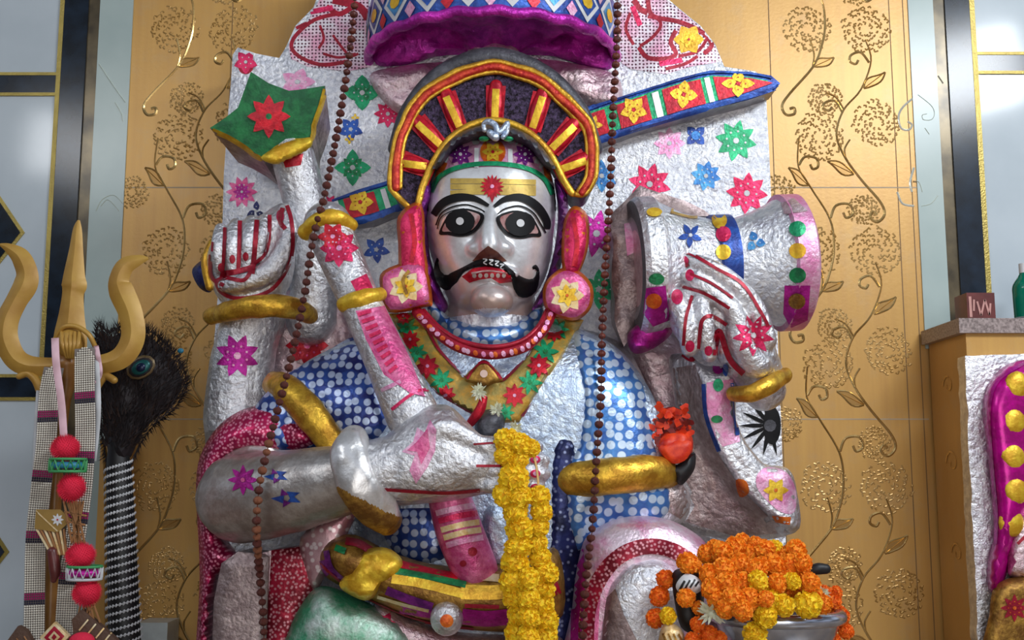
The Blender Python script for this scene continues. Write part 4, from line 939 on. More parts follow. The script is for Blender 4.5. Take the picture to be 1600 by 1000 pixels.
def nk(p):
    for i in range(29):
        t = i / 28; q_ = crom([(656, 494), (684, 522), (720, 545), (768, 554), (816, 545), (846, 520), (860, 492)], 8); k = q_[int(t * (len(q_) - 1))]
        p.disc(k[0], k[1], 4.5, 'palepink' if i % 3 else 'orange', ry=3.5, off=.003, n=8, rot=t * 2)
p = Part()
p.tube([(652, 488, .02, 9), (684, 520, -.02, 9), (720, 543, -.04, 9), (768, 553, -.048, 9), (816, 543, -.04, 9), (846, 518, -.02, 9), (862, 488, .02, 9)], 'crimson', flat=.8); p.tube([(662, 486, .02, 4), (690, 515, -.025, 4), (724, 534, -.045, 4), (768, 542, -.055, 4), (812, 534, -.045, 4), (840, 512, -.025, 4), (854, 486, .02, 4)], 'crimson'); nk(p); p.build('necklace', rt, label='red beaded necklace band')
p = Part(); p.puff([(726, 594), (740, 574), (756, 562), (772, 574), (786, 594), (770, 600), (756, 606), (742, 600)], -.045, .012, .02, 10, 'gold_dark', step=4); p.line([(730, 592), (744, 572), (756, 566), (768, 572), (783, 592)], 4, 'crimson'); p.disc(756, 584, 6, 'silver_smooth', off=.003); p.build('pendant', rt)
p = Part(); p.tube([(736, 660, -.06, 7), (750, 640, -.08, 8), (756, 622, -.08, 6)], 'red'); p.build('red_cord', rt)
p = Part(); p.puff([(742, 660), (760, 640), (784, 645), (788, 668), (772, 690), (748, 686)], -.04, .04, .03, 16, 'grey'); p.build('clasp', rt)
# ---- club held in the fist
p = Part(); p.tube([(512, 352, -.0, 38), (532, 400, -.02, 35), (562, 470, -.05, 32), (604, 560, -.09, 36), (645, 650, -.12, 42)], 'silver', n=22)
p.flower(530, 388, 30, 8, 'pinkred', 'palepink', off=.003, w=.3); p.flower(520, 370, 24, 6, 'red', 'palepink', off=.003); p.paint([(548, 440), (572, 428), (582, 450), (560, 462)], 'pinkred', step=5, off=.003)
p.paint([(556, 486), (600, 478), (640, 560), (664, 620), (640, 614), (600, 585), (572, 530)], 'pink', step=7, off=.002); 
for k in range(9): t = k / 8; p.line([(560 + 48 * t, 492 + 90 * t), (580 + 40 * t, 486 + 86 * t)], 6, 'pinkred', off=.004)
p.line([(612, 640), (650, 612), (676, 610)], 5, 'pinkred'); p.line([(596, 610), (626, 596)], 6, 'palepink')
club = p.build('club', rt, label='silver club with pink painted handle')
for path in ([(478, 362, -.02, 13), (500, 344, -.05, 13), (525, 340, -.05, 13), (548, 352, -.02, 12)], [(538, 476, -.07, 13), (560, 468, -.095, 14), (580, 463, -.085, 13), (594, 460, -.06, 11)]):
    q = Part(); q.tube(path, 'gold_y', n=14); q.lumps(.003, 40); q.build('gold_ring', club)
p = Part(); p.tube([(700, 770, -.10, 33), (718, 830, -.10, 37), (742, 890, -.09, 36)], 'pink', n=20); 
for k, (y, m_) in enumerate(((796, 'palepink'), (808, 'pinkred'), (822, 'cream'), (834, 'cream'), (846, 'palepink'))): p.line([(690 + k * 4 - 8, y + 6), (715 + k * 3, y - 2), (742 + k * 3, y - 6)], 9, m_, off=.003)
p.disc(738, 862, 7, 'crimson', off=.004); p.disc(724, 880, 5, 'crimson', off=.004)
p.build('club_end', club)
# ---- star topped mace held by the raised arm
p = Part()
star = [(392, 112), (420, 130), (452, 142), (482, 138), (508, 134), (500, 164), (488, 196), (486, 216), (460, 218), (432, 228), (408, 246), (384, 228), (356, 212), (328, 200), (352, 184), (372, 168), (382, 140)]
vs = [P(x, y, .13 + (y - 180) * .0004 + (x - 420) * .0003) for x, y in star]
bk = [P(422 + (x - 420) * .8 + 24, 180 + (y - 180) * .8 + 58, .27) for x, y in star]
cc = P(424, 178, .125); n_ = len(star)
p.add([cc] + vs, [(0, i + 1, (i + 1) % n_ + 1) for i in range(n_)], 'starg')
fs = [(i, (i + 1) % n_, n_ + (i + 1) % n_, n_ + i) for i in range(n_)]; p.add(vs + bk, fs, 'rose_grey'); p.add(bk, [tuple(range(n_))], 'rose_grey')
p.flower(420, 182, 34, 8, 'red', 'green', w=.26, off=.003, dots=False); p.disc(420, 182, 15, 'red', off=.004)
p.line([(328, 202), (356, 214), (384, 231), (408, 248), (432, 231), (460, 220), (487, 217), (490, 196), (501, 165), (509, 135)], 7, 'gold_y', off=.003, sm=2)
mace = p.build('star_mace', rt, smooth=False, label='green six-pointed star head with red flower')
q = Part(); q.puff([(408, 246), (434, 228), (462, 218), (488, 216), (482, 232), (455, 246), (428, 256)], .12, .012, .03, 8, 'gold_y', step=5); q.build('gold_lip', mace)
q = Part(); q.tube([(456, 240, .20, 34), (470, 290, .21, 34), (484, 350, .22, 34), (492, 420, .23, 34), (486, 500, .25, 40)], 'silver'); q.paint([(440, 246), (474, 240), (470, 258), (446, 262)], 'red', step=5); q.build('shaft', mace)
# ---- dark tip behind the raised hand
p = Part(); p.puff([(300, 426), (308, 412), (326, 404), (334, 430), (330, 456), (312, 450)], .2, .03, .03, 12, 'navy'); p.build('dagger_tip', rt)
p = Part(); p.tube([(332, 380, .18, 7), (322, 410, .17, 8), (328, 448, .17, 7)], 'gold'); p.build('gold_edge', rt)
# ---- armbands and bangles
def band(name, path, mat='gold', flat=.8, label=None, n=24, under=None, sub=10):
    q = Part(); q.tube(path, mat, n=n, flat=flat, sub=sub); q.lumps(.003, 30)
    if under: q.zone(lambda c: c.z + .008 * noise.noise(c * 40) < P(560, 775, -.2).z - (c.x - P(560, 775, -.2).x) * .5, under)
    return q.build(name, rt, label=label)
band('bangle', [(330, 494, .15, 13), (370, 484, .09, 17), (420, 478, .07, 18), (462, 482, .10, 17), (484, 492, .16, 14)], label='gold bangle on the raised wrist')
band('armband', [(430, 600, .08, 20), (452, 612, .02, 24), (488, 650, -.02, 25), (520, 696, -.02, 22)], label='gold armband on the dotted sleeve')
band('armband', [(872, 752, .05, 24), (900, 750, .0, 28), (960, 744, -.03, 29), (1020, 738, .0, 27), (1040, 742, .05, 24)], label='gold armband on the light blue sleeve')
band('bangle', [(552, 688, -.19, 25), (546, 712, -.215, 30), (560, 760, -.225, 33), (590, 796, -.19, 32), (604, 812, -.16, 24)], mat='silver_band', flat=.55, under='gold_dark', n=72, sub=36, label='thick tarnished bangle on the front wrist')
band('bangle', [(1146, 616, .04, 12), (1176, 614, -.01, 14), (1204, 600, .0, 14), (1226, 586, .05, 12)], label='gold bangle below the drum hand')
# ---- hand drum
def drum():
    A = P(988, 420, .13); B = P(1248, 410, .16); ax = (B - A); L_ = ax.length; ax.normalize()
    u = ax.cross(Vector((0, 1, 0))).normalized(); v = ax.cross(u); k = S(420, .13)
    prof = [(0, 80, 'grey'), (0, 106, 'grey'), (.03, 112, 'x'), (.12, 112, 'x'), (.15, 104, 'silver_slab'), (.3, 84, 'silver_slab'), (.46, 74, 'silver_slab'), (.47, 80, 'blue'), (.58, 80, 'blue'), (.59, 72, 'silver_slab'), (.7, 80, 'silver_slab'), (.80, 92, 'silver_slab'), (.86, 100, 'silver_slab'), (.87, 108, 'y'), (.98, 108, 'y'), (1, 100, 'y'), (1, 0, 'silver_edge')]
    n = 48; parts = {}
    def ring(t, r): return [A + ax * (t * L_) + (u * math.cos(2 * math.pi * i / n) + v * math.sin(2 * math.pi * i / n)) * r * k for i in range(n)]
    p = Part()
    for (t0, r0, m0), (t1, r1, m1) in zip(prof, prof[1:]):
        mt = {'x': 'silver', 'y': 'palepink'}.get(m1, m1)
        a, b_ = ring(t0, r0), ring(t1, max(r1, .5)); p.add(a + b_, [(i, n + i, n + (i + 1) % n, (i + 1) % n) for i in range(n)], mt)
    e = ring(0, 80); e2 = ring(.02, 60); p.add(e + e2, [(i, (i + 1) % n, n + (i + 1) % n, n + i) for i in range(n)], 'silver_edge'); p.add(e2, [tuple(range(n))], 'silver_pink')
    p.host()
    p.flower(1078, 368, 20, 5, 'blue', 'white', rot=.4, w=.24, off=.003, dots=False); p.flower(1180, 378, 17, 3, 'skyblue', 'white', rot=.2, w=.4, off=.003)
    for x, y, m_ in ((1124, 345, 'gold_y'), (1130, 366, 'pinkred'), (1130, 394, 'gold_y')): p.disc(x, y, 12, m_, off=.003)
    for x, y, m_ in ((1246, 358, 'brightgreen'), (1246, 392, 'yellow'), (1246, 430, 'green'), (1245, 470, 'gold_dark')): p.disc(x, y, 13, m_, ry=12, off=.004)
    p.paint([(1226, 446), (1266, 446), (1262, 500), (1236, 512), (1224, 490)], 'magenta', off=.002); p.disc(1245, 470, 12, 'gold_dark', off=.0055); p.paint([(1226, 335), (1262, 330), (1240, 310), (1220, 318)], 'silver_pink', off=.002)
    p.disc(1022, 332, 12, 'gold_y', ry=7, off=.003); p.disc(1026, 436, 12, 'green', ry=9, off=.003); p.paint([(1010, 450), (1040, 446), (1046, 500), (1020, 510), (1006, 490)], 'magenta', off=.002); p.disc(1022, 470, 12, 'orange', off=.004)
    p.line([(1048, 330), (1080, 338), (1104, 336)], 8, 'gold', off=.003)
    return p.build('hand_drum', rt, label='hourglass hand drum with painted rims')
drum()
p = Part(); p.slab([(955, 330), (1002, 290), (1048, 306), (1100, 326), (1112, 338), (1070, 338), (1040, 322), (1010, 322), (1000, 345), (1006, 420), (1004, 480), (976, 540), (962, 500), (955, 420)], .14, .10, 'rose_grey', 'rose_grey', bev=10, bs=.01); p.lumps(.01, 16)
p.paint([(975, 350), (998, 345), (996, 392), (980, 400)], 'palepink', off=.002); p.build('drum_strap', rt)
p = Part(); p.puff([(980, 525), (1000, 505), (1040, 498), (1050, 520), (1020, 545), (990, 552)], .12, .04, .04, 18, 'magenta', lump=.02, ls=30); p.build('magenta_knot', rt)
# ---- sleeve / shawl at the lower left
p = Part(); p.puff([(306, 760), (318, 700), (352, 656), (400, 634), (450, 640), (496, 678), (490, 700), (440, 712), (390, 706), (352, 726), (336, 780), (346, 840), (380, 880), (372, 920), (340, 900), (322, 1060), (304, 1060), (312, 900)], .06, .07, .12, 32, 'lace_pink', step=9, lump=.015); p.build('pink_sleeve', rt, label='crimson sequinned sleeve')
p = Part(); p.slab([(346, 880), (372, 862), (412, 866), (420, 870), (414, 1060), (330, 1060), (334, 940)], -.02, .12, 'rose_grey', bev=10, bs=.01); p.build('tarnished_post', rt)
p = Part(); p.slab([(410, 864), (424, 860), (430, 900), (420, 1060), (404, 1060)], .0, .1, 'silver_pink', bev=5); p.build('pale_hem', rt)
p = Part(); p.slab([(424, 860), (486, 852), (500, 900), (470, 960), (440, 1060), (404, 1060), (418, 960)], -.01, .1, 'lace_red', bev=6, bs=.01); p.build('flowered_cloth', rt)
p = Part(); p.puff([(470, 840), (520, 800), (560, 790), (545, 830), (520, 880), (492, 920), (478, 890)], -.03, .03, .05, 16, 'lace_pale', lump=.01); p.build('lace_corner', rt)
# ---- green silver knee and lower cloth
p = Part(); p.puff([(500, 916), (540, 925), (590, 950), (640, 985), (660, 1080), (430, 1080), (450, 990), (474, 940)], -.03, .08, .12, 60, 'silver', lump=.01); p.paint([(502, 924), (536, 932), (580, 956), (570, 975), (530, 962), (490, 990), (462, 985), (478, 944)], 'brightgreen', step=9) if False else None
M['greenmist'] = foil('green_misted_leaf', (.62, .72, .66), (.06, .36, .18), metal=.6, rough=.4, cs=9, p0=.44, p1=.66)
p.mats = [M['greenmist']]; p.build('green_knee', rt, label='silver knee misted with green paint')
p = Part(); p.puff([(585, 945), (640, 965), (700, 985), (790, 992), (870, 990), (900, 1080), (600, 1080)], -.02, .05, .1, 30, 'silver_pink'); p.flower(600, 975, 20, 6, 'pinkred', 'white'); p.build('lower_cloth', rt)
# ---- belt
p = Part(); p.puff([(498, 868), (518, 842), (556, 836), (610, 862), (680, 882), (760, 884), (830, 870), (872, 860), (880, 960), (820, 985), (740, 985), (660, 972), (600, 950), (548, 924), (508, 900)], -.05, .09, .1, 46, 'gold_dark', step=9)
p.line([(545, 880), (570, 868), (600, 872)], 60, 'gold', off=.002) if False else None
for path, wd, m_ in (([(606, 872), (640, 880), (680, 890), (716, 896)], 22, 'red'), ([(612, 892), (660, 900), (728, 914)], 10, 'green'), ([(612, 904), (660, 912), (724, 928)], 14, 'gold_y'), ([(604, 922), (640, 936), (676, 948)], 13, 'purple'), ([(582, 944), (620, 956), (680, 966)], 26, 'magenta'), ([(590, 932), (630, 944), (670, 954)], 5, 'cream'),
                  ([(720, 925), (770, 926), (800, 922)], 22, 'gold'), ([(730, 900), (780, 904)], 12, 'cream'), ([(722, 962), (760, 966), (800, 962)], 24, 'magenta'), ([(726, 946), (780, 948)], 6, 'crimson'), ([(506, 862), (514, 890), (536, 912)], 18, 'purple'), ([(540, 846), (560, 850), (580, 862)], 12, 'crimson'), ([(524, 856), (540, 862)], 10, 'green'), ([(850, 880), (868, 930)], 18, 'crimson'), ([(500, 880), (548, 920), (600, 948), (660, 970), (740, 982)], 4, 'crimson')):
    p.line(path, wd, m_, off=.003)
belt = p.build('belt', rt, label='layered gold, magenta and purple belt')
q = Part(); q.puff([(545, 892), (570, 860), (604, 856), (628, 874), (624, 900), (600, 916), (576, 938), (548, 930), (530, 914)], -.115, .035, .03, 22, 'gold_y', lump=.02, ls=45); q.build('gold_clasp', belt)
q = Part(); q.ball(698, 966, -.13, 26, 27, .035, 'silver'); q.disc(698, 970, 10, 'orange', off=.003); q.build('round_stud', belt)
p = Part(); p.puff([(756, 800), (790, 800), (800, 880), (764, 878)], -.03, .02, .02, 10, 'blue_silver'); p.build('pale_scarf', rt)
# ---- right knee cloth
p = Part(); p.puff([(905, 870), (920, 835), (960, 812), (1010, 806), (1060, 818), (1104, 850), (1120, 900), (1120, 1080), (890, 1080), (894, 950)], -.02, .07, .12, 60, 'palepink', step=10, lump=.01)
M['pinkleaf'] = foil('pink_rubbed_leaf', (.85, .70, .78), (.70, .22, .42), metal=.65, rough=.4, cs=9, p0=.36, p1=.55)
p.mats = [M['pinkleaf']]
p.line([(916, 1010), (920, 950), (940, 900), (970, 868), (1010, 854), (1050, 860), (1088, 884)], 24, 'lace_red', off=.003); p.paint([(896, 860), (912, 850), (916, 900), (908, 1010), (892, 1010)], 'magenta', off=.003)
p.line([(930, 930), (926, 1005)], 16, 'pink', off=.002)
p.build('thigh_cloth', rt, label='pink thigh cloth with dark red border')
p = Part(); p.puff([(946, 940), (966, 896), (1000, 874), (1034, 874), (1060, 900), (1070, 960), (1064, 1080), (940, 1080)], -.08, .06, .08, 45, 'silver_slab', step=9, lump=.008); p.paint([(948, 935), (962, 920), (975, 960), (1000, 1010), (940, 1010)], 'rose_grey', off=.002); p.build('silver_knee', rt)

# ================================================================ GARLANDS AND FLOWERS
def flower_mesh(name, mat, seed, petals=210, R=1.0, layers=6):
    """marigold head: a ball packed with small ruffled petals"""
    rr = random.Random(seed); p = Part(); vs = []; fs = []
    bm = bmesh.new(); bmesh.ops.create_icosphere(bm, subdivisions=2, radius=R * .80)
    for v in bm.verts: vs.append(v.co.copy())
    for f in bm.faces: fs.append(tuple(v.index for v in f.verts))
    bm.free(); p.add(vs, fs, mat)
    for i in range(petals):
        z = 1 - 2 * (i + .5) / petals; a = i * 2.39996 + rr.uniform(-.2, .2); s = math.sqrt(1 - z * z)
        n = Vector((s * math.cos(a), s * math.sin(a), z)); t = n.cross(Vector((rr.uniform(-1, 1), rr.uniform(-1, 1), rr.uniform(-1, 1)))).normalized(); u = n.cross(t)
        w_ = R * rr.uniform(.14, .20); h = R * rr.uniform(.86, .98); b0 = n * R * .70
        q = [b0 - t * w_ * .5, b0 + t * w_ * .5, n * h * .93 + t * w_ + u * w_ * .3, n * h + t * w_ * .35 + u * w_ * .55, n * h * 1.01 - t * w_ * .35 + u * w_ * .35, n * h * .93 - t * w_ + u * w_ * .3]
        p.add(q, [(0, 1, 2, 3, 4, 5)], mat)
    me = bpy.data.meshes.new(name); me.from_pydata([tuple(v) for v in p.v], [], p.f)
    me.materials.append(mat); me.polygons.foreach_set('use_smooth', [True] * len(p.f)); return me
def petal_mat(name, c, c2):
    m, nt, b_ = new_mat(name); L = nt.links; tc = N(nt, 'ShaderNodeTexCoord'); n = N(nt, 'ShaderNodeTexNoise', Scale=3.5, Detail=3.0); L.new(tc.outputs['Object'], n.inputs['Vector'])
    r = ramp(nt, c2, c, .35, .6); L.new(n.outputs['Fac'], r.inputs[0]); L.new(r.outputs[0], b_.inputs['Base Color']); b_.inputs['Roughness'].default_value = .7
    b_.inputs['Subsurface Weight'].default_value = .15; b_.inputs['Subsurface Scale'].default_value = .1; return m
PO = petal_mat('orange_petal', (1, .36, .012), (1, .25, .006)); PR = petal_mat('deep_orange_petal', (1, .24, .008), (.92, .13, .005)); PY = petal_mat('yellow_petal', (1, .72, .015), (.98, .56, .008)); PW = petal_mat('white_petal', (.82, .80, .62), (.6, .6, .35))
FM = {'o': [flower_mesh('orange_head', PO, i) for i in range(3)], 'r': [flower_mesh('deep_orange_head', PR, 5 + i) for i in range(2)], 'y': [flower_mesh('yellow_head', PY, 9 + i) for i in range(3)]}
# yellow marigold garland over the fist
gy = thing('marigold_garland', P(820, 1000, -.25), 'yellow marigold garland hanging over the front fist down past the belt', 'garland')
rr = random.Random(3)
heads = [(792, 688, -.235, 23), (812, 694, -.24, 22), (830, 700, -.235, 16), (790, 712, -.24, 20), (810, 718, -.24, 19)]
heads += [(803, 748, -.245, 27), (790, 772, -.24, 23), (812, 775, -.245, 22)]
for i, y in enumerate(range(800, 1040, 27)): heads.append((806 + 5 * math.sin(i * 1.3) + i * .7, y, -.235 + .002 * i, 25 if y < 900 else 27))
for i, y in enumerate(range(776, 1040, 24)): heads.append((842 + 4 * math.sin(i * 1.7) + (6 if y > 880 else 0), y, -.222 + .002 * i, 20 if y < 880 else 25))
for y in (905, 935, 965, 995): heads.append((826, y, -.25, 21))
h0 = LOCG = Vector(gy.location)
for (x, y, Y, r) in heads:
    o = bpy.data.objects.new('marigold', rr.choice(FM['y'])); COL.objects.link(o); o.parent = gy
    k = r * S(y, Y); o.location = P(x, y, Y) - h0; o.rotation_euler = (rr.uniform(0, 6), rr.uniform(0, 6), rr.uniform(0, 6)); o.scale = (k, k, k * .86)
p = Part(); p.tube([(800, 690, -.23, 2), (808, 740, -.235, 2), (808, 860, -.23, 2), (812, 1040, -.215, 2)], 'cream', n=6); p.tube([(830, 700, -.225, 2), (842, 770, -.22, 2), (846, 1040, -.2, 2)], 'cream', n=6); p.build('string', gy)
# rudraksha bead garland (closed loop, its top beyond the frame)
M['bead'] = plain('rudraksha_brown', (.17, .035, .02), .45, bump=.6, scale=250, col2=(.06, .012, .01), cs=90)
M['bead2'] = plain('pale_brown_bead', (.34, .12, .05), .45, bump=.6, scale=250, col2=(.2, .06, .03), cs=90)
def bead_mesh(mat):
    bm = bmesh.new(); bmesh.ops.create_icosphere(bm, subdivisions=3, radius=1)
    for v in bm.verts:
        a = math.atan2(v.co.y, v.co.x); v.co *= 1 + .06 * math.cos(a * 5) + .09 * noise.noise(v.co * 5); v.co.z *= .88
    me = bpy.data.meshes.new('bead'); bm.to_mesh(me); bm.free(); me.materials.append(mat)
    me.polygons.foreach_set('use_smooth', [True] * len(me.polygons)); return me
BM = bead_mesh(M['bead']); BM2 = bead_mesh(M['bead2'])
lp = [(556, -30, .0), (549, 60, .0), (528, 200, -.02), (506, 310, -.06), (490, 370, -.06), (474, 470, -.02), (455, 560, -.06), (434, 640, -.10), (416, 710, -.155), (404, 770, -.178), (401, 830, -.165), (406, 900, -.06), (411, 960, -.05), (414, 1050, -.05)]
rp = [(964, -30, .0), (964, 60, .0), (958, 170, .0), (953, 300, .0), (945, 430, .02), (940, 540, .0), (939, 620, -.03), (934, 690, -.05), (930, 750, -.06), (925, 830, -.05), (916, 900, -.09), (912, 960, -.11), (908, 1050, -.12)]
gr = thing('bead_garland', P(660, 1030, -.08), 'long brown rudraksha bead garland hanging in two strands over the statue', 'garland')
g0 = Vector(gr.location); cord = Part(); cnt = 0; rest = Part()
allb = []
for ln in (lp, rp):
    w3 = [P(*q) for q in crom(ln, 16)]; acc = 0; last = w3[0]; pts_ = [last]; stepm = 14.6 * S(500, -.05)
    for q in w3[1:]:
        while (q - last).length >= stepm:
            last = last + (q - last).normalized() * stepm; pts_.append(last)
    for i, q in enumerate(pts_): allb.append((q, (pts_[min(i + 1, len(pts_) - 1)] - pts_[max(i - 1, 0)]).normalized(), ln is lp))
    cord.tube([(q.x, q.y, q.z, .0012) for q in pts_], 'bead', n=6, sub=1, world=True)
cord.build('cord', gr)
order = sorted(range(len(allb)), key=lambda i: allb[i][0].y)
part_i = set(order[:100])
for i, (q, t, left) in enumerate(allb):
    r = .0090 * (1 + .1 * math.sin(i * 2.1)); light = left and q.z < P(800, 690, -.1).z and q.z > P(800, 880, -.1).z
    if i in part_i:
        o = bpy.data.objects.new('bead', BM2 if light and i % 3 else BM); COL.objects.link(o); o.parent = gr; o.location = q - g0
        o.rotation_euler = t.to_track_quat('Z', 'Y').to_euler(); o.scale = (r, r, r)
    else:
        rest.add([q + v.co * r for v in BM.vertices], [tuple(f.vertices) for f in BM.polygons], 'bead')
rest.build('bead_run', gr, kind='stuff')
# bowl with marigolds on the lap
YB2 = -.22
bw = thing('offering_bowl', P(1215, 1060, YB2 + .06), 'steel bowl with a thick rolled rim holding marigolds before the right knee', 'bowl')
M['steel'] = plain('brushed_steel', (.66, .71, .80), .2, .9, col2=(.45, .50, .60), cs=30)
def ringpts(cx, cy, Y, rx, ryd, n=40, r=.016, dz=0): 
    c = P(cx, cy, Y); k = S(cy, Y); return [(c.x + rx * k * math.cos(2 * math.pi * i / n), c.y + ryd * math.sin(2 * math.pi * i / n), c.z + dz, r) for i in range(n + 1)]
p = Part(); p.tube(ringpts(1214, 962, -.12, 96, .11, r=.0145), 'steel', world=True, sub=1, cap=False, n=14)
bwl = p.build('rim', bw)
p = Part(); c = P(1214, 962, -.12); k = S(962, -.12); vs = []; fs = []; prof = [(96, .0), (94, -.02), (80, -.06), (55, -.085), (5, -.09)]
for r, h in prof:
    for i in range(40): a = 2 * math.pi * i / 40; vs.append(Vector((c.x + r * k * math.cos(a), c.y + .11 * r / 96 * math.sin(a), c.z + h)))
for j in range(4):
    for i in range(40): fs.append((j * 40 + i, j * 40 + (i + 1) % 40, (j + 1) * 40 + (i + 1) % 40, (j + 1) * 40 + i))
fs.append(tuple(range(160, 200))); p.add(vs, fs, 'steel'); p.build('bowl_body', bw)
def bloom(kind, x, y, Y, r, label, group, name='marigold'):
    o = bpy.data.objects.new(name, rr.choice(FM[kind])); COL.objects.link(o); k = r * S(y, Y)
    o.location = P(x, y, Y); o.rotation_euler = (rr.uniform(0, 6), rr.uniform(0, 6), rr.uniform(0, 6)); o.scale = (k, k, k * .92)
    tag(o, label, 'flower', group); return o
orange = [(1075, 880, 19), (1105, 866, 17), (1128, 864, 20), (1150, 858, 21), (1172, 866, 18), (1195, 862, 20), (1218, 868, 17), (1243, 862, 20), (1130, 890, 20), (1156, 884, 21), (1182, 890, 19), (1208, 884, 20), (1236, 884, 19), (1254, 880, 17), (1108, 898, 18),
          (1112, 920, 19), (1136, 912, 20), (1160, 912, 20), (1214, 912, 17), (1192, 884, 16), (1122, 938, 18), (1146, 936, 20), (1170, 936, 19), (1134, 950, 18), (1160, 954, 18), (1230, 906, 16), (1266, 912, 18), (1184, 910, 16), (1086, 884, 12), (1196, 936, 14), (1116, 856, 14), (1160, 846, 14), (1180, 850, 13), (1208, 924, 17), (1228, 926, 17), (1250, 924, 17), (1272, 930, 17), (1256, 900, 16), (1286, 944, 16), (1188, 922, 17), (1178, 948, 17), (1270, 950, 15)]
def oplace(x, y):
    if y < 872: return ('orange marigold in the top row of the heap on the steel bowl', 'orange marigolds along the top of the heap')
    if x < 1120: return ('orange marigold at the upper left of the heap, just above the striped ornament', 'orange marigolds above the striped ornament')
    if x > 1200: return ('orange marigold at the right of the heap near the black handle', 'orange marigolds near the black handle')
    if y > 928: return ('orange marigold low in the heap, just above the left part of the bowl rim', 'orange marigolds above the left part of the rim')
    return ('orange marigold in the crowded middle of the heap, left of the yellow one', 'orange marigolds in the middle of the heap')
for i, (x, y, r) in enumerate(orange): bloom('o', x, y, -.20 - .0012 * (y - 860) + .012 * math.sin(i * 2.3) + (.05 if y < 875 else 0) + (.075 if i >= 33 else 0), r * 1.06, *oplace(x, y))
for x, y, r in ((1040, 905, 17), (1030, 932, 18), (1024, 966, 17)): bloom('r', x, y, -.19, r, 'deep orange marigold at the left end of the flowers, against the silver knee', 'orange marigolds by the silver knee')
for x, y, r in ((1072, 934, 17), (1092, 950, 13)): bloom('o', x, y, -.25, r, 'orange marigold below the striped black and white ornament', 'orange marigolds below the striped ornament')
for x, y, r in ((1090, 976, 14), (1108, 992, 17), (1122, 1000, 16), (1082, 1000, 14)): bloom('r', x, y, -.26, r, 'deep orange marigold hanging below the left end of the bowl rim', 'orange marigolds under the left end of the bowl rim')
for x, y, r in ((1300, 940, 17), (1312, 962, 18), (1322, 986, 14), (1306, 926, 12), (1302, 1000, 14), (1288, 925, 12)): bloom('r', x, y, -.12, r, 'deep orange marigold hanging over the right end of the bowl rim', 'orange marigolds over the right end of the bowl rim')
for x, y, Y, r, l in ((1044, 962, -.24, 14, 'lone yellow marigold among orange ones below the striped ornament'), (1184, 908, -.27, 17, 'yellow marigold in the middle of the orange heap'), (1238, 908, -.27, 14, 'narrow yellow marigold on the right side of the orange heap, left of the black handle'),
                      (1204, 938, -.27, 20, 'larger yellow marigold above the bowl rim, left of its yellow neighbours'), (1224, 946, -.28, 18, 'yellow marigold touching the bowl rim, between two larger yellow ones'), (1262, 944, -.27, 22, 'largest yellow marigold resting on the bowl rim at the right'), (1196, 964, -.29, 19, 'yellow marigold lying on the bowl rim at its middle'), (1180, 990, -.28, 19, 'yellow marigold hanging in front of the bowl below the rim'), (1210, 856, -.15, 13, 'yellow marigold at the top edge of the orange heap')):
    bloom('y', x, y, Y, r * 1.12, l, 'yellow marigolds on the bowl')
def petal_ball(name, x, y, Y, r, mat, label, cat='flower'):
    p = Part(); q = random.Random(int(x)); c = P(x, y, Y); k = S(y, Y) * r
    p.ball(x, y, Y, r * .35, r * .35, k * .35, mat, n=8, nz=6)
    for i in range(46):
        n = Vector((q.uniform(-1, 1), q.uniform(-1, .4), q.uniform(-1, 1))).normalized(); t = n.cross(Vector((0, 1, .3))).normalized() * k * .12
        p.add([c, c + n * k * .55 + t, c + n * k * q.uniform(.8, 1.1), c + n * k * .55 - t], [(0, 1, 2, 3)], mat)
    o = p.build(name, None, label, cat, origin=c); return o
petal_ball('white_blossom', 748, 612, -.10, 15, PW, 'white blossom lying on the brocade stole below its pendant')
petal_ball('white_blossom', 776, 640, -.12, 13, PW, 'white blossom beside the red cord on the brocade stole')
petal_ball('white_blossom', 806, 668, -.20, 12, PW, 'white blossom at the top of the yellow marigold garland')
petal_ball('white_blossom', 1112, 958, -.28, 26, PW, 'shaggy white blossom at the left end of the bowl rim')
petal_ball('white_blossom', 1286, 928, -.20, 13, PW, 'small white blossom at the right of the yellow marigolds on the bowl')
M['matblack'] = plain('matt_black', (.010, .010, .011), .5)
p = Part(); p.puff([(1050, 900), (1062, 888), (1090, 890), (1100, 920), (1096, 970), (1086, 990), (1064, 980), (1054, 940)], -.20, .03, .04, 16, 'matblack', lump=.01); 
o = p.build('dark_pad', None, 'black cloth pad showing between the marigolds left of the bowl', 'cloth', origin=P(1075, 940, -.2))
p = Part(); p.puff([(1056, 914), (1068, 898), (1082, 898), (1096, 908), (1096, 922), (1080, 930), (1062, 926)], -.235, .018, .015, 12, 'white'); 
for k in range(4): p.line([(1062 + k * 8, 922 - k * 2), (1070 + k * 8, 908 - k * 1)], 3, 'matblack', off=.002)
p.build('striped_ornament', None, 'small white ornament with black stripes among the marigolds', 'ornament', origin=P(1076, 914, -.235))
hd = thing('ladle', P(1250, 905, -.18), 'black tipped utensil handle sticking out of the marigold heap', 'utensil')
p = Part(); p.tube([(1264, 896, -.18, 5), (1276, 889, -.18, 9), (1290, 889, -.18, 8)], 'matblack', n=12); p.build('handle', hd)
p = Part(); p.tube([(1200, 915, -.16, 2.5), (1262, 897, -.18, 3)], 'matblack', n=8, sub=2); p.build('stem', hd)
p = Part(); p.puff([(1034, 980), (1056, 976), (1070, 996), (1072, 1040), (1030, 1030)], -.24, .02, .02, 10, 'cream'); 
for k in range(4): p.line([(1036 + k * 8, 990), (1042 + k * 8, 1004)], 3, 'gold_dark', off=.002)
p.build('patterned_bundle', None, 'small patterned cream bundle under the lone yellow marigold', 'ornament', origin=P(1050, 1005, -.24))
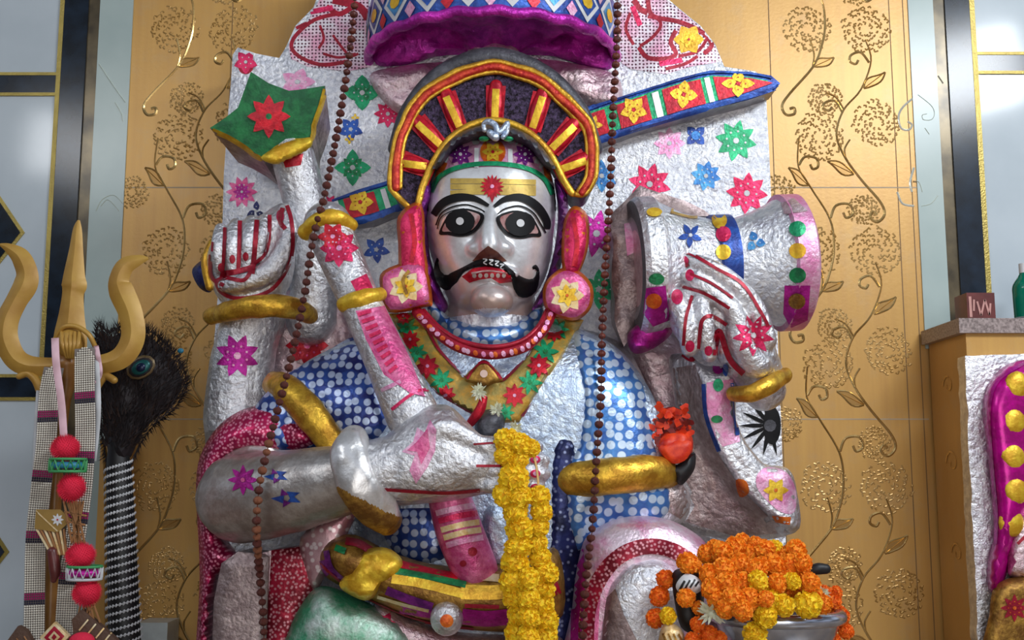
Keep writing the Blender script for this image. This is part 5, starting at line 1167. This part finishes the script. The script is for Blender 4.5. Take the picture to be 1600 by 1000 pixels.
# red rose tucked on the elbow
rs = thing('red_rose', P(1060, 745, .02), 'red orange rose with dark leaves tucked between the armband and the elbow', 'flower')
M['rosered'] = plain('rose_red', (.90, .07, .01), .5, col2=(.60, .02, .006), cs=60, bump=.3, scale=90)
M['rosedark'] = plain('rose_dark', (.25, .012, .008), .5, col2=(.12, .006, .005), cs=90)
p = Part(); p.puff([(1026, 690), (1040, 676), (1066, 672), (1082, 684), (1080, 712), (1062, 724), (1040, 718), (1028, 706)], .04, .045, .02, 22, 'rosered', step=5, lump=.01, ls=40)
p.puff([(1030, 700), (1050, 690), (1080, 690), (1074, 716), (1050, 724)], .0, .01, .01, 10, 'rosered', step=5); p.build('bloom', rs)
p = Part(); q_ = random.Random(5)
for i in range(60):
    x, y = q_.uniform(1024, 1074), q_.uniform(636, 686); c = P(x, y, .04 + q_.uniform(-.03, .02)); n = Vector((q_.uniform(-1, 1), q_.uniform(-.8, .2), q_.uniform(-.6, 1))).normalized(); t = n.cross(Vector((0, 1, .2))).normalized() * .007
    p.add([c - t, c + t, c + n * .016 + t * .8, c + n * .02, c + n * .016 - t * .8], [(0, 1, 2, 3, 4)], 'rosered' if i % 3 else 'rosedark')
p.puff([(1026, 650), (1044, 636), (1068, 644), (1078, 676), (1060, 690), (1034, 684)], .06, .02, .02, 14, 'rosedark', step=6); p.build('petals', rs)
p = Part(); p.puff([(1034, 718), (1058, 726), (1084, 706), (1086, 730), (1074, 750), (1062, 758), (1050, 742)], .03, .025, .03, 12, 'matblack', step=6); p.build('dark_leaf', rs)

# ================================================================ TRIDENT (left)
YT = .02
M['brass'] = plain('yellow_painted_wood', (.52, .31, .06), .42, .12, col2=(.40, .21, .035), cs=14, bump=.25, scale=35)
M['shaftw'] = plain('varnished_bamboo', (.36, .17, .04), .35, col2=(.24, .10, .02), cs=18)
tr = thing('trident', P(100, 1120, YT), 'large yellow trident standing at the left in front of the white tiles', 'trident')
def blade(path, name='prong'):
    """ridge-backed blade: lens section swept along a path (px, py, half width px)"""
    p = Part(); pts = crom(path, 8); n = len(pts); vs = []; fs = []; k = S(500, YT)
    for i, (x, y, w_) in enumerate(pts):
        a = pts[max(i - 1, 0)]; b_ = pts[min(i + 1, n - 1)]; dx, dy = b_[0] - a[0], b_[1] - a[1]; L_ = math.hypot(dx, dy) + 1e-6; nx, ny = -dy / L_, dx / L_
        d = w_ * k * .55
        for o_, dd in ((-1, 0), (-.45, -.75), (0, -1), (.45, -.75), (1, 0), (.45, .75), (0, 1), (-.45, .75)): q = P(x + nx * w_ * o_, y + ny * w_ * o_, YT); q.y += d * dd; vs.append(q)
    for i in range(n - 1):
        for j in range(8): fs.append((i * 8 + j, i * 8 + (j + 1) % 8, (i + 1) * 8 + (j + 1) % 8, (i + 1) * 8 + j))
    fs += [tuple(range(8))[::-1], tuple(range((n - 1) * 8, n * 8))]
    p.add(vs, fs, 'brass'); return p.build(name, tr, angle=.25)
blade([(123, 344, 2), (121, 358, 7), (119, 390, 11), (116, 430, 17), (116, 446, 20), (114, 460, 17), (112, 490, 20), (110, 525, 26), (110, 545, 26)])
blade([(0, 382, 2), (14, 388, 8), (32, 402, 15), (42, 425, 17), (40, 445, 19), (26, 470, 17), (12, 500, 18), (10, 530, 19), (24, 560, 18), (48, 572, 16), (86, 572, 13)])
blade([(232, 404, 2), (218, 406, 8), (196, 416, 14), (186, 438, 16), (190, 456, 20), (204, 490, 19), (208, 525, 19), (196, 552, 18), (174, 566, 16), (134, 572, 13)])
p = Part(); p.ball(110, 536, YT - .01, 22, 25, .03, 'brass'); 
for k in range(5): p.tube([(96 + k * 7, 520, YT - .03, 3), (98 + k * 6, 540, YT - .042, 4), (104 + k * 3, 558, YT - .03, 3)], 'brass', n=8)
p.tube([(86, 530, YT - .02, 4), (98, 512, YT - .03, 4), (118, 510, YT - .03, 4), (138, 522, YT - .03, 4), (148, 540, YT - .02, 4)], 'brass', n=8); p.build('hub', tr)
for l in ([(30, 588, YT, 5), (44, 584, YT, 6), (56, 594, YT, 7), (64, 610, YT, 8)], [(178, 594, YT, 6), (166, 588, YT, 6), (156, 596, YT, 7), (146, 612, YT, 8)]):
    p = Part(); p.tube(l, 'brass', n=10); p.build('curl', tr)
p = Part(); p.tube([(104, 570, YT, 20), (104, 600, YT, 13), (98, 640, YT, 10), (88, 740, YT, 10), (82, 860, YT, 11), (74, 1110, YT, 12)], 'shaftw', n=18); p.build('shaft', tr)
# beaded bands
M['wb'] = plain('white_bead', (.82, .78, .68), .3); M['mb'] = plain('magenta_bead', (.40, .01, .14), .3); M['kb'] = plain('dark_bead', (.02, .02, .05), .3); M['backing'] = plain('grey_thread', (.22, .19, .17), .8)
def beadband(path, cols, label, name='beaded_band'):
    pts = crom(path, 10); ww = [P(x, y, Y) for x, y, Y in pts]; d = .0050; acc = [ww[0]]
    for q in ww[1:]:
        while (q - acc[-1]).length >= d: acc.append(acc[-1] + (q - acc[-1]).normalized() * d)
    p = Part(); bk = Part(); sv = [Vector(v) for v in ((0, 0, 1), (.85, 0, .3), (0, -.9, .3), (-.85, 0, .3), (.85, 0, -.3), (0, -.9, -.3), (-.85, 0, -.3), (0, 0, -1))]
    sf = [(0, 2, 1), (0, 3, 2), (1, 2, 5, 4), (2, 3, 6, 5), (7, 4, 5), (7, 5, 6)]
    L_ = len(acc)
    for i, q in enumerate(acc):
        t = (acc[min(i + 1, L_ - 1)] - acc[max(i - 1, 0)]).normalized(); sd = Vector((-t.z, 0, t.x)); m_ = i % 26
        mt = 'mb' if m_ in (20, 21, 22) else ('kb' if m_ in (23, 24) else 'wb')
        half = cols / 2 * min(1, math.sqrt(i / 5 + .1)) if i < 5 else cols / 2
        for j in range(cols):
            o_ = (j - (cols - 1) / 2)
            if abs(o_) > half: continue
            c_ = q + sd * o_ * d; p.add([c_ + v * d * .52 for v in sv], sf, mt)
        bk.v += [q + sd * (cols / 2 * d) + Vector((0, .0015, 0)), q - sd * (cols / 2 * d) + Vector((0, .0015, 0))]
    bk.f = [(2 * i, 2 * i + 1, 2 * i + 3, 2 * i + 2) for i in range(L_ - 1)]; bk.m = [bk.slot('backing')] * len(bk.f)
    r = thing(name, acc[-1], label, 'bead band', 'beaded bands hanging from the trident')
    p.build('bead_panel', r, smooth=False, label='rows of white beads with magenta stripes'); bk.build('backing', r)
beadband([(84, 574, -.03), (76, 620, -.04), (72, 690, -.045), (64, 760, -.045), (56, 840, -.045), (54, 910, -.045), (52, 1060, -.045)], 9, 'left white beaded band with magenta stripes hanging from the trident')
beadband([(132, 544, -.04), (132, 600, -.045), (133, 680, -.045), (128, 760, -.04), (116, 850, -.04), (106, 920, -.04), (98, 1060, -.04)], 9, 'right white beaded band with magenta stripes, passing behind the red pompoms')
M['ribbon'] = plain('pink_ribbon', (.80, .52, .58), .45); M['wribbon'] = plain('white_ribbon', (.62, .64, .66), .5)
def ribbon(name, path, wd, mat, label):
    p = Part(); pts = crom(path, 8); vs = []
    for i, (x, y, Y) in enumerate(pts):
        a = pts[max(i - 1, 0)]; b_ = pts[min(i + 1, len(pts) - 1)]; dx, dy = b_[0] - a[0], b_[1] - a[1]; L_ = math.hypot(dx, dy) + 1e-6; nx, ny = -dy / L_ * wd / 2, dx / L_ * wd / 2
        yy = Y + .003 * math.sin(i * .8); vs += [P(x + nx, y + ny, yy), P(x, y, yy - .003), P(x - nx, y - ny, yy), P(x, y, yy + .0015)]
    fs = []
    for i in range(len(pts) - 1):
        for j in range(4): fs.append((i * 4 + j, i * 4 + (j + 1) % 4, (i + 1) * 4 + (j + 1) % 4, (i + 1) * 4 + j))
    fs += [(0, 1, 2, 3), tuple(range(len(vs) - 4, len(vs)))]
    p.add(vs, fs, mat); return p.build(name, None, label, 'ribbon', origin=P(*path[-1]))
ribbon('ribbon', [(86, 528, -.055), (88, 570, -.065), (96, 630, -.065), (100, 690, -.065)], 12, 'ribbon', 'pale pink ribbon hanging from the trident hub to the top red pompom')
ribbon('ribbon', [(148, 545, -.03), (152, 590, -.035), (153, 650, -.035), (146, 720, -.03)], 9, 'wribbon', 'thin white ribbon at the right edge of the beaded bands')
ribbon('ribbon', [(60, 610, -.03), (57, 660, -.035), (54, 730, -.035), (50, 780, -.03)], 7, 'wribbon', 'thin white ribbon at the left edge of the beaded bands')
ribbon('ribbon', [(150, 540, -.035), (154, 562, -.035), (156, 585, -.03), (146, 600, -.03)], 8, 'ribbon', 'short pink ribbon end beside the right trident prong')
# pompom tassel
M['pomred'] = plain('wool_red', (.85, .02, .07), .85, bump=.6, scale=260); M['zig'] = plain('zigzag_green', (.06, .36, .12), .5); M['teal'] = plain('teal_thread', (.02, .22, .35), .5); M['net'] = plain('copper_thread', (.42, .20, .08), .45, .4)
pt = thing('pompom_tassel', P(138, 975, -.08), 'string of red pompoms with green zigzag rings hanging from the trident', 'tassel')
def pompom(x, y, Y, rx, ry):
    q = random.Random(int(x * y)); p = Part(); c = P(x, y, Y); k = S(y, Y); p.ball(x, y, Y, rx * .8, ry * .8, rx * k * .8, 'pomred', n=16, nz=10)
    for i in range(420):
        z = 1 - 2 * (i + .5) / 420; a = i * 2.39996; s = math.sqrt(1 - z * z); n = Vector((s * math.cos(a), s * math.sin(a), z)); t = n.cross(Vector((.3, 1, .2))).normalized() * .0016
        e = Vector((n.x * rx, n.y * rx, n.z * ry)) * k; p.add([c + e * .7 - t, c + e * .7 + t, c + e * q.uniform(.98, 1.1)], [(0, 1, 2)], 'pomred')
    p.build('pompom', pt)
def zring(x, y, Y, rx, mat, mat2):
    p = Part(); n = 28; c = P(x, y, Y); k = S(y, Y)
    pts = [(c.x + rx * k * math.cos(2 * math.pi * i / n), c.y + rx * k * .8 * math.sin(2 * math.pi * i / n), c.z + (.010 if i % 2 else -.010), .0035) for i in range(n + 1)]
    p.tube(pts, mat, world=True, sub=1, n=8, cap=False)
    for h in (-.013, .013): p.tube([(a, b_, c.z + h, .003) for a, b_, _, _ in pts], mat if h < 0 else 'zig', world=True, sub=1, n=8, cap=False)
    p.tube([(c.x + rx * .8 * k * math.cos(2 * math.pi * i / n), c.y + rx * k * .66 * math.sin(2 * math.pi * i / n), c.z, .008) for i in range(n + 1)], mat2, world=True, sub=1, n=8, cap=False); p.build('zigzag_ring', pt)
pompom(102, 700, -.08, 23, 22); zring(106, 727, -.08, 27, 'zig', 'teal'); pompom(112, 762, -.08, 22, 24); pompom(126, 868, -.08, 24, 22); zring(132, 895, -.08, 26, 'wribbon', 'magenta'); pompom(136, 926, -.08, 23, 23)
def netp(pts_):
    p = Part()
    for (x0, y0, x1, y1) in pts_: p.tube([(x0, y0, -.075, 1.8), (x1, y1, -.075, 1.8)], 'net', n=6, sub=1)
    p.build('net_cord', pt)
netp([(100 + k * 6, 784, 112 + ((k * 3) % 5) * 5, 848) for k in range(6)] + [(130 - k * 5, 784, 118 + k * 2, 848) for k in range(6)] + [(102, 800, 134, 806), (104, 815, 132, 820), (108, 832, 130, 836)])
netp([(126 + k * 5, 944, 120 + k * 9, 972) for k in range(5)] + [(148 - k * 5, 944, 130 + k * 5, 968) for k in range(4)])
# square tag and hanging woven ornament
M['tagg'] = plain('gilt_card', (.42, .26, .07), .4, .3)
tg = thing('gilt_tag', P(84, 826, -.07), 'small gilt square tag with a flower motif hanging left of the pompoms', 'tag')
p = Part(); p.slab([(56, 796), (94, 796), (112, 812), (90, 832), (54, 826)], -.072, .004, 'tagg', bev=1, bs=.0005, step=6); p.flower(90, 812, 10, 8, 'white', 'red', w=.2, off=.001, dots=False); p.line([(56, 798), (90, 830)], 2, 'cream', off=.001, sm=0); p.build('plate', tg)
p = Part()
for k in range(8): p.tube([(58 + k * 6, 828, -.068, 2), (80 + k * 3.4, 866, -.068, 2)], 'net' if k % 2 else 'cream', n=6, sub=1)
p.tube([(82, 862, -.068, 8), (86, 890, -.068, 9), (84, 906, -.068, 5)], 'maroon', n=10); p.build('fringe', tg)
M['braidbrown'] = plain('woven_brown', (.10, .05, .03), .7, bump=.6, scale=160)
wo = thing('woven_ornament', P(92, 1040, -.09), 'brown woven ornament with red diamond at the bottom left', 'ornament')
p = Part(); p.slab([(12, 1000), (28, 978), (40, 985), (70, 1040), (0, 1040)], -.085, .02, 'braidbrown', bev=3)
for k in range(4): p.line([(14 + k * 12, 1000 - k * 3), (34 + k * 10, 1020)], 2, 'net', off=.002, sm=0)
p.build('wing', wo)
p = Part(); p.slab([(112, 968), (128, 952), (182, 1000), (190, 1040), (120, 1040)], -.085, .02, 'braidbrown', bev=3)
for k in range(4): p.line([(124 + k * 13, 985 + k * 6), (138 + k * 12, 968 + k * 7)], 2.4, 'cream', off=.002, sm=0)
p.build('wing', wo)
p = Part(); p.slab([(85, 972), (108, 994), (85, 1020), (62, 996)], -.10, .015, 'cream', bev=2); p.paint([(85, 978), (101, 994), (85, 1012), (69, 996)], 'crimson', step=6); p.paint([(85, 986), (94, 995), (85, 1005), (76, 996)], 'cream', step=6, off=.002); p.paint([(85, 990), (89, 995), (85, 1000), (81, 996)], 'crimson', step=6, off=.003); p.build('diamond', wo)
p = Part(); p.ball(128, 1002, -.09, 20, 14, .02, 'pomred'); p.build('pompom', wo)

# ================================================================ PEACOCK FEATHER WHISK
M['feather'] = plain('dark_feather', (.022, .015, .017), .7, col2=(.006, .004, .006), cs=30); M['barb'] = plain('brown_feather_tip', (.045, .020, .012), .7, col2=(.01, .006, .006), cs=20)
YF = .16
wk = thing('peacock_feather_whisk', P(200, 1120, YF), 'dark peacock feather whisk with a black and white braided handle leaning against the wall', 'whisk')
p = Part(); q_ = random.Random(11)
fo = [(156, 508), (170, 520), (188, 512), (200, 506), (214, 516), (236, 520), (256, 536), (276, 560), (290, 590), (288, 612), (270, 640), (240, 664), (220, 690), (200, 730), (172, 730), (162, 690), (156, 640), (152, 580), (150, 530)]
p.puff([(158 + (x - 158) * .93 + 3, 600 + (y - 600) * .92) for x, y in fo], YF, .05, .05, 40, 'feather', step=9, lump=.015, ls=30)
oc = clean(resample(crom(fo, 3, True), 1.4))
ins = []
while len(ins) < 4200:
    a = (q_.uniform(150, 292), q_.uniform(506, 700)); ins.append(a)
ok, dd = inside_dist(ins, crom(fo, 3, True))
for (x, y), o_ in zip(ins, ok):
    if not o_: continue
    ang = math.atan2(y - 740, x - 178) + q_.uniform(-.5, .5); l = q_.uniform(12, 26)
    e = (x + l * math.cos(ang), y + l * math.sin(ang)); Y0 = YF - .045 + q_.uniform(-.02, .03) + (.02 if min(abs(x - 150), abs(x - 290)) < 15 else 0)
    a = P(x, y, Y0); b_ = P(e[0], e[1] + q_.uniform(0, 5), Y0 - q_.uniform(0, .02)); t = (b_ - a).cross(Vector((0, 1, 0))).normalized() * .0012
    p.add([a - t, a + t, b_], [(0, 1, 2)], 'barb' if q_.random() < .35 else 'feather')
for (x, y) in oc[:: 1]:
    ang = math.atan2(y - 640, x - 215) + q_.uniform(-.6, .6); l = q_.uniform(6, 18); a = P(x, y, YF); b_ = P(x + l * math.cos(ang), y + l * math.sin(ang), YF - .01); t = (b_ - a).cross(Vector((0, 1, 0))).normalized() * .0014
    p.add([a - t, a + t, b_], [(0, 1, 2)], 'feather')
p.build('feather_tuft', wk, smooth=False)
M['eyeteal'] = plain('feather_teal', (.01, .10, .10), .35, .4); M['eyebronze'] = plain('feather_bronze', (.16, .11, .05), .4, .4); M['eyedeep'] = plain('feather_deep_blue', (.005, .012, .05), .3, .3)
p = Part(); 
for (rx, ry, m_, Y) in ((24, 18, 'eyebronze', .088), (20, 14, 'feather', .084), (16, 11, 'eyeteal', .080), (8, 7, 'eyedeep', .076)): p.ball(220, 574, Y, rx, ry, .006, m_, rot=.5, n=20, nz=6)
p.build('feather_eye', wk)
p = Part(); p.ball(282, 548, .13, 5, 4, .004, 'teal'); p.build('feather_eye', wk)
p = Part(); p.tube([(184, 690, YF - .01, 14), (186, 740, YF - .01, 19), (190, 850, YF - .012, 22), (198, 1110, YF - .015, 26)], 'matblack', n=18); p.build('handle', wk)
p = Part(); ax0_, ax1_ = P(185, 726, YF - .01), P(198, 1110, YF - .015); M['braidwhite'] = plain('white_cord', (.62, .64, .66), .6)
for s in range(32):
    for k in range(15):
        for rep in range(2):
            u = (s + .0 + k / 30 * 1.0 + rep * .0) / 32; a = -3.0 + k * .225 
            if rep: continue
            c_ = ax0_.lerp(ax1_, u); rad = (20 + 7 * u) * S(800, YF)
            q = c_ + Vector((math.cos(a) * rad, math.sin(a) * rad - .0005, .0)); q.z += (k - 7) * .0026
            t = Vector((-math.sin(a), math.cos(a), .35)).normalized() * .0050; n = Vector((math.cos(a), math.sin(a), 0)); up = Vector((0, 0, .0046))
            p.add([q - t, q - up + n * .001, q + t, q + up + n * .001, q + n * .003], [(0, 1, 4), (1, 2, 4), (2, 3, 4), (3, 0, 4)], 'braidwhite')
p.build('braided_cord', wk, smooth=False, label='white cord braided spirally round the black handle')
p = Part(); p.tube([(160, 690, .2, 4), (166, 760, .2, 4), (168, 1110, .2, 4)], 'gold_dark', n=10)
p.build('thin_gilt_rod', None, 'thin gilt rod standing between the beaded bands and the braided handle', 'rod', origin=P(168, 1110, .2))
